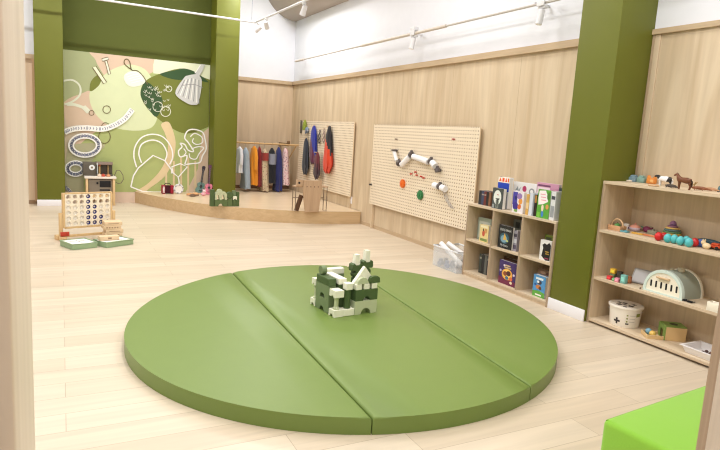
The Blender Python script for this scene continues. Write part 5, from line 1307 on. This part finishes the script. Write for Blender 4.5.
bug(c, -PI/2+PI+0.1, (42,70,82), 'dark teal toy dragon on the right of the middle tier', 0.19, 'toy_dragon', True, gMid)
c = onx(S1, 699.8, 246.5, RX0+0.05); b = MB(); b.box(-0.025,0.025,-0.02,0.02,0,0.045,paint((84,116,190)),0.006); b.cyl((0,0,0.045),(0,0,0.052),0.012,paint((84,116,190)),12); tag(b.build('toy_block', None, c, -PI/2), 'blue toy block in front of the dark dragon', 'toy block', gMid)
c = onx(S1, 706, 249.0); b = MB(); m = paint((232,210,172)); b.ball((0,0,0.022),(0.03,0.022,0.022),m,12,8); b.ball((-0.025,0,0.042),(0.018,0.016,0.016),m,10,8)
for s in (-1,1): b.ball((-0.022,s*0.012,0.058),(0.006,0.006,0.008),m,8,6)
tag(b.build('toy_bear', None, c, -PI/2), 'small cream toy animal at the edge of the middle tier', 'toy animal', gMid)
c = onx(S1, 714.5, 249.5); b = MB(); m = paint((214,86,48)); b.box(-0.045,0.045,-0.022,0.022,0.012,0.03,m,0.006); b.box(-0.02,0.03,-0.018,0.018,0.03,0.046,m,0.006)
for x in (-0.028,0.028):
    b.cyl((x,-0.026,0.013),(x,0.026,0.013),0.013,M['black'],14)
tag(b.build('toy_car', None, c, -PI/2), 'orange-red toy car at the right edge of the middle tier', 'toy car', gMid)
# ---------------- lower tier
def cube_toy(px, py, X, s_, rgb, label, h_=None, z0=0.0, name='toy_block', rz=0.2):
    X = min(max(X, RX0+0.02), RX1-0.05); y = at_x(px, py, X).y; h_ = h_ or s_
    b = MB(); b.box(-s_/2,s_/2,-s_/2,s_/2,0,h_,paint(rgb),0.005); b.box(-s_*0.3,s_*0.3,-s_/2-0.001,-s_/2+0.001,h_*0.25,h_*0.75,paint(tuple(min(255,int(v*1.25)) for v in rgb)),0.0)
    tag(b.build(name, None, (X, y, S2+0.0006+z0), -PI/2+rz), label, 'toy block', 'small toy blocks on the lower tier')
cube_toy(609.8, 276.6, 4.005, 0.038, (196,56,62), 'red toy block at the left end of the lower tier', 0.032)
cube_toy(613.0, 275.6, 4.07, 0.046, (110,120,80), 'olive toy block under the yellow one', 0.040)
cube_toy(613.0, 275.6, 4.07, 0.042, (232,186,62), 'yellow toy block on top of the olive one', 0.042, 0.0408)
cube_toy(613.9, 278.6, 4.0, 0.026, (110,170,120), 'tiny green toy block between the red and pink blocks', 0.024)
cube_toy(617.2, 280.4, 3.995, 0.034, (226,140,160), 'pink toy block in front of the lower-tier cluster', 0.034)
cube_toy(619.5, 277.5, 4.085, 0.04, (60,54,46), 'dark toy block in the middle of the lower-tier cluster', 0.07)
cube_toy(623.8, 281.2, 4.01, 0.042, (122,180,172), 'tall teal toy block of the lower-tier cluster', 0.07, rz=0.1)
cube_toy(629.0, 280.2, 4.065, 0.034, (170,110,72), 'brown toy block right of the tall teal block', 0.055)
# leaning grey picture board
q1 = onx(S2, 632.5, 281.5, RX0+0.11, RX0+0.11)
b = MB(); b.box(0,0.17,0,0.012,0,0.13,mat((150,146,142),0.5,'grey_board'),0.002,1); b.box(0.012,0.158,-0.001,0.0005,0.012,0.118,mat((186,184,186),0.35,'grey_face'))
o = b.build('picture_board', None, (q1.x+0.035, q1.y+0.055, S2+0.0085)); o.rotation_euler = (-0.62, 0, -PI/2+0.25); tag(o, 'grey picture board tilted back behind the toy blocks', 'board')
# arched bread-oven toy
lf = at_z(642, 290.5, S2); X0 = RX0+0.045
ya, yb = at_x(642.5, 288.5, X0).y, at_x(681.8, 299.8, X0).y
w_ = ya-yb; top_z = at_x(661, 269.3, X0).z
root = thing('toy_oven', 'mint and cream toy oven with an arched front on the lower tier', 'toy oven', (X0, (ya+yb)/2, S2+0.0006), -PI/2)
mint = mat((206,222,216), 0.45, 'mint_paint'); creamp = mat((240,234,218), 0.45, 'cream_paint'); gman = mat((160,170,160), 0.5, 'grey_green')
Ho = top_z-S2-0.001; Wd = w_/2; De = 0.25
def arch(W_, H_, n=24, z0=0.0): return [(W_*math.cos(PI*k/n), z0+(H_-z0)*math.sin(PI*k/n)**0.85) for k in range(n+1)]
out_, inn = arch(Wd, Ho), arch(Wd-0.022, Ho-0.024, 24, 0.012)
n = len(out_)
for y0_, y1_, m_ in ((0.0, 0.03, mint), (De-0.02, De, creamp)):
    b = MB(); A = [b.bm.verts.new((x, y0_, z)) for x, z in out_]; B_ = [b.bm.verts.new((x, y1_, z)) for x, z in out_]; Ci = [b.bm.verts.new((x, y0_, z)) for x, z in inn]; Di = [b.bm.verts.new((x, y1_, z)) for x, z in inn]
    fs = []
    for k in range(n):
        l = (k+1) % n
        fs += [b.bm.faces.new((A[k],A[l],B_[l],B_[k])), b.bm.faces.new((Ci[k],Di[k],Di[l],Ci[l])), b.bm.faces.new((A[k],Ci[k],Ci[l],A[l])), b.bm.faces.new((B_[k],B_[l],Di[l],Di[k]))]
    b._paint(fs, m_); b.build('arch_rim', root)
b = MB(); b.prism(arch(Wd-0.008, Ho-0.008), 1, 0.0305, De-0.0205, gman); b.build('dome', root)
b = MB(); b.prism(inn, 1, 0.008, 0.0295, creamp); b.build('front_panel', root)
b = MB(); b.prism(inn, 1, De-0.019, De-0.004, creamp); b.build('back_panel', root)
b = MB()
for k in range(6):
    x = (-0.75+0.28*k)*Wd*0.92+0.01; zc = Ho*0.36
    b.prism([(x+0.0075*math.cos(2*PI*i/12), zc+ (0.018 if math.sin(2*PI*i/12) > 0 else -0.018)+0.0075*math.sin(2*PI*i/12)) for i in range(12)], 1, 0.0065, 0.0085, M['black'])
b.build('slots', root)
b = MB(); b.box(-0.058,0.05,-0.012,0.004,Ho*0.635,Ho*0.635+0.012,mat((206,176,140),0.5,'wood_handle'),0.003); b.box(-0.05,-0.04,0.0,0.0085,Ho*0.635,Ho*0.635+0.012,mat((206,176,140),0.5,'wood_handle')); b.box(0.032,0.042,0.0,0.0085,Ho*0.635,Ho*0.635+0.012,mat((206,176,140),0.5,'wood_handle')); b.box(-0.04,0.042,0.0055,0.0085,Ho*0.635-0.026,Ho*0.635-0.002,mat((226,216,192),0.5,'pocket'),0.001); b.build('handle', root)
b = MB(); b.lathe([(0.022,0),(0.022,0.022),(0.026,0.024),(0.026,0.03),(0.0,0.03)], mat((196,186,160),0.5,'chimney'), (0.03,0.15,Ho-0.012), 16); b.lathe([(0.014,0),(0.014,0.014),(0.0,0.016)], mat((196,186,160),0.5,'chimney'), (-0.03,0.13,Ho-0.012), 14); b.build('chimney', root)
c = onx(S2, 686.5, 301.8)
b = MB(); b.box(-0.045,-0.004,-0.012,0.012,0.002,0.014,M['black'],0.005); b.box(0.004,0.045,-0.012,0.012,0.002,0.014,M['black'],0.005); b.box(-0.005,0.005,-0.004,0.004,0.005,0.011,M['black']); 
for s in (-1,1): b.tube([(s*0.043,0.008,0.008),(s*0.043,0.03,0.006),(s*0.03,0.05,0.004)],0.003,M['black'],6)
tag(b.build('toy_sunglasses', None, c, -PI/2), 'black toy glasses lying at the front right of the arched oven', 'toy glasses', gLow)
c = onx(S2, 640.2, 289.8); b = MB(); b.ball((0,0,0.006),(0.008,0.006,0.006),mat((120,96,80),0.5,'acorn'),10,8); b.cyl((0,0,0.010),(0,0,0.014),0.005,mat((90,70,60),0.5,'acorn_cap'),8); tag(b.build('toy_bead', None, c), 'tiny brown bead left of the arched oven', 'bead', gLow)
c = onx(S2, 713.5, 311.0); b = MB(); b.box(-0.035,0.06,-0.03,0.03,0,0.006,creamp,0.002); b.box(-0.035,0.06,-0.03,-0.024,0.006,0.062,creamp,0.002); b.box(-0.035,0.06,0.024,0.03,0.006,0.062,creamp,0.002); b.box(-0.035,-0.029,-0.024,0.024,0.006,0.062,creamp,0.002); b.box(0.054,0.06,-0.024,0.024,0.006,0.062,creamp,0.002); tag(b.build('small_box', None, c, -PI/2), 'small open cream box at the right end of the lower tier', 'box', gLow)
# ---------------- bottom
cl_, cr_ = at_z(608.8, 326, S0), at_z(638.5, 329, S0)
Xb = RX0+0.155; yl, yr = at_x(609.5, 322, Xb).y, at_x(638.8, 326, Xb).y
Rb = (yl-yr)/2*0.86; yc = (yl+yr)/2; Hb = at_x(625, 303.5, Xb).z-S0
root = thing('bucket', 'white lidded bucket with a dark plus sign on the bottom of the toy shelf', 'bucket', (Xb, yc, S0+0.0006))
wb = mat((236,230,220), 0.4, 'white_bucket'); Rt = Rb*1.06
b = MB(); b.lathe([(Rb*0.92,0),(Rb*0.94,0.006),(Rt*0.98,Hb-0.028),(Rt*0.98,Hb-0.022),(0,Hb-0.022)], wb, seg=40); b.build('pail', root)
b = MB(); b.lathe([(Rt*1.0,Hb-0.0215),(Rt*1.07,Hb-0.018),(Rt*1.07,Hb-0.004),(Rt*0.98,Hb),(Rt*0.90,Hb-0.003),(Rt*0.86,Hb-0.008),(0,Hb-0.008)], wb, seg=40); b.build('lid', root)
dkp = mat((48,40,44), 0.6, 'dark_print')
b = MB()
for (u, v, a_, s_) in ((0.25,0.3,0.4,.2),(-.35,.25,1.2,.22),(.0,-.35,2.0,.24),(-.5,-.3,.5,.16),(.5,-.2,1.5,.18),(.1,.6,0.1,.16),(-.1,.02,.9,.14)):
    pts = [(u*Rt+s_*Rt*math.cos(a_+2*PI*k/8)*(1 if k % 2 else .6), v*Rt+s_*Rt*math.sin(a_+2*PI*k/8)*(1 if k % 2 else .6)) for k in range(8)]
    b.prism(pts, 2, Hb-0.0079, Hb-0.0068, dkp)
b.build('lid_print', root)
def wrap(u0, v0, u1, v1, ang, z, m, bb):
    """printed marks following the curved side of the pail"""
    n_ = max(1, int((u1-u0)/0.005)); P_ = []
    def pt(u, v):
        a = ang+u/Rb; k_ = Rb*0.94+(Rt*0.98-Rb*0.94)*((z+v-0.006)/(Hb-0.034))+0.0012
        return (k_*math.cos(a), k_*math.sin(a), z+v)
    for q in range(n_):
        a_, c_ = u0+(u1-u0)*q/n_, u0+(u1-u0)*(q+1)/n_
        bb.poly([pt(a_, v0), pt(c_, v0), pt(c_, v1), pt(a_, v1)], m)
va = math.atan2(-yc, -Xb)           # towards the room
b = MB(); s_ = 0.026; t_ = 0.0075; ap = va-0.50
wrap(-s_,-t_,s_,t_, ap, 0.05, dkp, b); wrap(-t_,t_,t_,s_, ap, 0.05, dkp, b); wrap(-t_,-s_,t_,-t_, ap, 0.05, dkp, b)
olv, gyt = mat((132,140,70),0.6,'olive_print'), mat((176,172,166),0.6,'grey_print')
for k in range(3):
    zz = Hb*0.62-k*0.026
    wrap(-.006,-.006,.006,.006, va+0.16, zz, olv, b); wrap(-.02,-.002,.026,.002, va+0.48, zz, gyt, b)
wrap(-.012,-.005,.014,.006, va+0.18, 0.036, dkp, b)
wrap(-.02,-.014,.022,.014, va+0.92, Hb*0.64, olv, b)
b.build('printed_marks', root, norm=False)
b = MB(); hA = va+PI/2
b.tube([(Rt*1.09*math.cos(hA+PI+PI*k/12*0+0)*math.cos(PI*k/12)+0.02*0, Rt*1.09*math.sin(hA+PI)*math.cos(PI*k/12), Hb-0.045) if False else ((Rt*1.03*math.cos(hA)*math.cos(PI*k/12)+Rt*1.12*math.cos(va+PI)*math.sin(PI*k/12)*0.98), (Rt*1.03*math.sin(hA)*math.cos(PI*k/12)+Rt*1.12*math.sin(va+PI)*math.sin(PI*k/12)*0.98), Hb-0.05-0.04*math.sin(PI*k/12)) for k in range(13)], 0.003, mat((200,196,190),0.4,'handle_wire'), 6); b.build('handle', root)
# ball-drop box
qb = at_z(646.5, 346.0, S0); XB = max(qb.x, RX0+0.03); BR = -0.6
root = thing('ball_drop_box', 'wooden ball-drop box with a green top and a tray on the shelf bottom', 'toy', (XB, at_x(646.5, 346.0, XB).y, S0+0.0006), BR, gBot)
bw = mat((216,184,134),0.5,'box_wood'); gt = mat((124,152,76),0.5,'green_top'); Wt = 0.275; Wm = 0.125; Hbx = 0.105; Dp = 0.13
b = MB(); b.box(Wm,Wt,0,0.008,0,Hbx,bw,0.001,1); b.box(Wm,Wt,Dp-0.008,Dp,0,Hbx,bw,0.001,1); b.box(Wt-0.008,Wt,0.008,Dp-0.008,0,Hbx,bw,0.001,1); b.build('case', root)
b = MB(); hy = Dp/2; 
pts = [(0,0),(hy-0.03,0),(hy-0.03,0.05)]+[(hy-0.03*math.cos(PI*k/8),0.05+0.03*math.sin(PI*k/8)) for k in range(1,8)]+[(hy+0.03,0.05),(hy+0.03,0),(Dp,0),(Dp,Hbx),(0,Hbx)]
b.prism(pts, 0, Wm-0.008, Wm, gt); b.build('end_panel', root)
b = MB(); b.box(Wm-0.008,Wt,0,Dp,Hbx+0.0005,Hbx+0.0095,gt,0.002,1); b.cyl(((Wm+Wt)/2,Dp/2,Hbx+0.0095),((Wm+Wt)/2,Dp/2,Hbx+0.0105),0.03,mat((50,60,34),0.6,'hole_dark'),20); b.build('top', root)
b = MB(); b.box(0,Wm-0.009,0.008,Dp-0.008,0,0.008,mat((232,208,166),0.5,'tray_wood')); b.box(0,Wm-0.009,0,0.008,0,0.03,bw,0.001,1); b.box(0,Wm-0.009,Dp-0.008,Dp,0,0.03,bw,0.001,1); b.box(-0.008,0,0,Dp,0,0.03,bw,0.001,1); b.build('tray', root)
for (u, v, rgb, n_) in ((0.036, 0.096, (132,180,204), 'blue'), (0.044, 0.036, (232,196,104), 'yellow')):
    c = root.location + RZ(BR)@Vector((u, v, 0.0085)); b = MB(); b.ball((0,0,0.024),0.024,mat(rgb,0.35,'ball_paint'),18,12); tag(b.build('toy_ball', None, c), f'{n_} ball in the tray of the ball-drop box', 'ball', 'balls of the ball-drop box')
# white tray with brown pebbles
XT = RX0+0.03; y0_, y1_ = at_x(680.5, 355, XT).y, at_x(713, 368, XT).y
y1_ = min(y1_, y0_-0.2); y0_ -= 0.0
root = thing('sorting_tray', 'white plastic tray of brown pebbles on the shelf bottom', 'tray', (XT, y0_, S0+0.0006), -PI/2, gBot)
Wt = y0_-y1_; Dt = 0.22; wt = mat((240,238,240),0.4,'white_tray')
b = MB()
def rr4(ins, z): return [b.bm.verts.new(p) for p in ((ins,ins,z),(Wt-ins,ins,z),(Wt-ins,Dt-ins,z),(ins,Dt-ins,z))]
b.loft([rr4(0.02,0.0),rr4(0.0,0.05),rr4(-0.012,0.05),rr4(-0.012,0.054),rr4(0.004,0.054),rr4(0.024,0.006)], wt)
b.build('tub', root)
rr = random.Random(3); n = 0
spots = [(0.42+0.15*(i % 4)+rr.uniform(-.02,.02), 0.34+0.16*(i//4)+rr.uniform(-.015,.015)) for i in range(12)]
words_ = ('front','second','back')
for i, (u, v) in enumerate(spots):
    c = root.location + RZ(-PI/2)@Vector((u*Wt*0.92+0.0, v*Dt, 0.0062)); b = MB(); r_ = rr.uniform(0.0115,0.0135)
    b.ball((0,0,r_*0.8),(r_*1.05,r_*0.9,r_*0.8),mat((96,72,68) if i % 3 else (128,98,90),0.5,'pebble'),10,8)
    tag(b.build('pebble', None, c, rr.random()*3), f'brown pebble in the white tray, {words_[i//4]} row, {ORD[i % 4]} from the left', 'pebble', 'pebbles in the white tray')

# ================================================================ LIGHT TRACKS
wm = mat((222,222,226), 0.4, 'white_metal')
def rod(b, p0, p1, r=0.017): b.cyl(p0, p1, r, wm, 10)
RY1_ = 10.43
a = at_y(255, 22.3, RY1_); zr = a.z
e2 = at_z(309, -1, zr); e2 = a+(e2-a)*1.5
root = thing('spotlight_rail', 'thin white suspended light rail meeting at a corner by the middle column', 'light rail', (0,0,0))
b = MB(); rod(b, (-2.2, RY1_, zr), (a.x, RY1_, zr)); b.build('rail', root)
b = MB(); rod(b, (a.x, RY1_, zr), (e2.x, e2.y, zr)); b.ball((a.x,RY1_,zr),0.02,wm,10,8); b.build('rail', root)
b = MB()
for x, y in ((a.x-0.06, RY1_), (0.3, RY1_), (-1.8, RY1_), (a.x+(e2.x-a.x)*0.9, RY1_+(e2.y-RY1_)*0.9)): b.cyl((x, y, zr+0.014), (x, y, CZ-0.001), 0.004, mat((130,134,150),0.4,'cable'), 6)
b.build('hanging_wire', root)
def spot(c, aim, label, s_=1.0):
    root = thing('spotlight', label, 'spotlight', c, 0, 'spotlights on the light rails')
    b = MB(); b.box(-0.025*s_,0.025*s_,-0.025*s_,0.025*s_,-0.05*s_,-0.0145,wm,0.004); b.cyl((0,0,-0.05*s_),(0,0,-0.10*s_),0.008*s_,wm,8); b.build('adapter', root)
    d = Vector(aim).normalized(); p0 = Vector((0,0,-0.12*s_))-d*0.06*s_; p1 = p0+d*0.14*s_
    b = MB(); b.cyl(p0, p1, 0.035*s_, wm, 18, 0.045*s_); b.cyl(p1, p1+d*0.002, 0.038*s_, mat((250,248,240),0.3,'lens'), 16); b.build('lamp_head', root)
    return root
q = at_y(264, 24, RY1_-0.18)
spot(Vector((a.x+0.04, RY1_-0.10, zr)), (-0.6,0.5,-0.6), 'white spotlight at the corner of the suspended light rail', 0.95)
spot(Vector((a.x+(e2.x-a.x)*0.17, a.y+(e2.y-a.y)*0.17, zr)), (0.4,0.6,-0.6), 'second white spotlight beside the rail corner', 0.95)
m9 = 0.62
spot(Vector((a.x+(e2.x-a.x)*m9, a.y+(e2.y-a.y)*m9, zr)), (-0.1,0.5,-0.9), 'white spotlight at the near end of the suspended light rail', 1.0)
X2 = 4.2
root = thing('spotlight_rail', 'long white light rail running along the white wall above the pegboards', 'light rail', (0,0,0))
z2 = at_x(414, 33.5, X2).z
ys = at_x(295, 62.5, X2).y; ys = min(ys, BY-0.3)
b = MB(); b.cyl((X2, ys, z2), (X2, 3.0, z2), 0.012, mat((190,184,178),0.45,'grey_rail'), 10); b.build('rail', root)
bei = mat((206,196,186),0.45,'beige_conduit')
for (pa, pb_) in ((296,304),(328,362),(362,402),(402,446),(446,449)):
    ya_, yb_ = at_x(pa, 62.5-0.2437*(pa-295), X2).y, at_x(pb_, 62.5-0.2437*(pb_-295), X2).y
    if pa not in (328, 446): MB().cyl((X2, ya_, z2), (X2, yb_, z2), 0.021, bei, 12).build('conduit_sleeve', root)

for yy in (ys-0.1, at_x(414,33.5,X2).y+0.12, at_x(543,2,X2).y+0.12, 3.3): MB().box(X2-0.006, (WX if yy > 3.4 else WN)-0.001, yy-0.012, yy+0.012, z2+0.011, z2+0.03, wm, 0.002).build('bracket', root)
for (px, py, n_) in ((414, 34, 'at the middle of'), (543, 2.5, 'nearest the right column on')):
    yy = at_x(px, py, X2).y
    root = thing('spotlight', f'white spotlight {n_} the wall light rail', 'spotlight', (X2, yy, z2), 0, 'spotlights on the light rails')
    b = MB(); b.box(-0.035,0.035,-0.05,0.05,0.032,0.08,wm,0.006); b.box(-0.035,-0.0225,-0.05,0.05,-0.03,0.034,wm,0.003); b.box(-0.0135,0.035,-0.05,0.05,-0.05,-0.0225,wm,0.004); b.build('adapter', root)
    b = MB(); b.cyl((0,0,-0.0505),(0,0,-0.07),0.012,wm,10); b.cyl((0,0.0,-0.06),(-0.02,0.01,-0.20),0.030,wm,18,0.034); b.cyl((-0.02,0.01,-0.20),(-0.0205,0.0103,-0.203),0.028,mat((250,248,240),0.3,'lens'),16); b.build('lamp_head', root)

# ================================================================ LIGHT
def area(loc, sx, sy, power, color=(1,0.97,0.93), aim=None, spread=180):
    ld = bpy.data.lights.new('ceiling_lamp', 'AREA'); ld.shape = 'RECTANGLE'; ld.size = sx; ld.size_y = sy; ld.energy = power; ld.color = color; ld.spread = math.radians(spread)
    o = bpy.data.objects.new('ceiling_lamp', ld); COL.objects.link(o); o.location = loc
    if aim: o.rotation_euler = (Vector(aim)-Vector(loc)).to_track_quat('-Z', 'Y').to_euler()
    return o
for x in (-1.6, 1.2, 3.0):
    for y in (-0.5, 2.6, 5.7, 8.8):
        if x > 2 and y > 6: x, y = 3.3, 10.1  # unseen lamp, added over the stage to brighten the alcove
        sz = (2.4, 0.10) if (y > 8 and x < 2) else (0.5, 1.2)
        if y > 8 and x < 2: y = 9.25
        area((x, y, CZ-0.03), sz[0], sz[1], LAMP*(1.4 if y > 10 else 1.05 if y > 9 else 0.55 if x > 2 else 1.0), (1.0, 0.985, 0.96), None, 180)
w = bpy.data.worlds.new('world'); scene.world = w; w.use_nodes = True
w.node_tree.nodes['Background'].inputs[0].default_value = (0.9, 0.95, 1.0, 1); w.node_tree.nodes['Background'].inputs[1].default_value = 0.3
vs = scene.view_settings; vs.view_transform = 'Standard'; vs.look = 'None'; vs.gamma = 1.0; vs.use_curve_mapping = False; vs.exposure = EXPO
scene.cycles.use_denoising = True; scene.cycles.filter_width = 1.15
scene.cycles.max_bounces = 8; scene.cycles.diffuse_bounces = 5; scene.cycles.transparent_max_bounces = 12
scene.cycles.caustics_reflective = False; scene.cycles.caustics_refractive = False
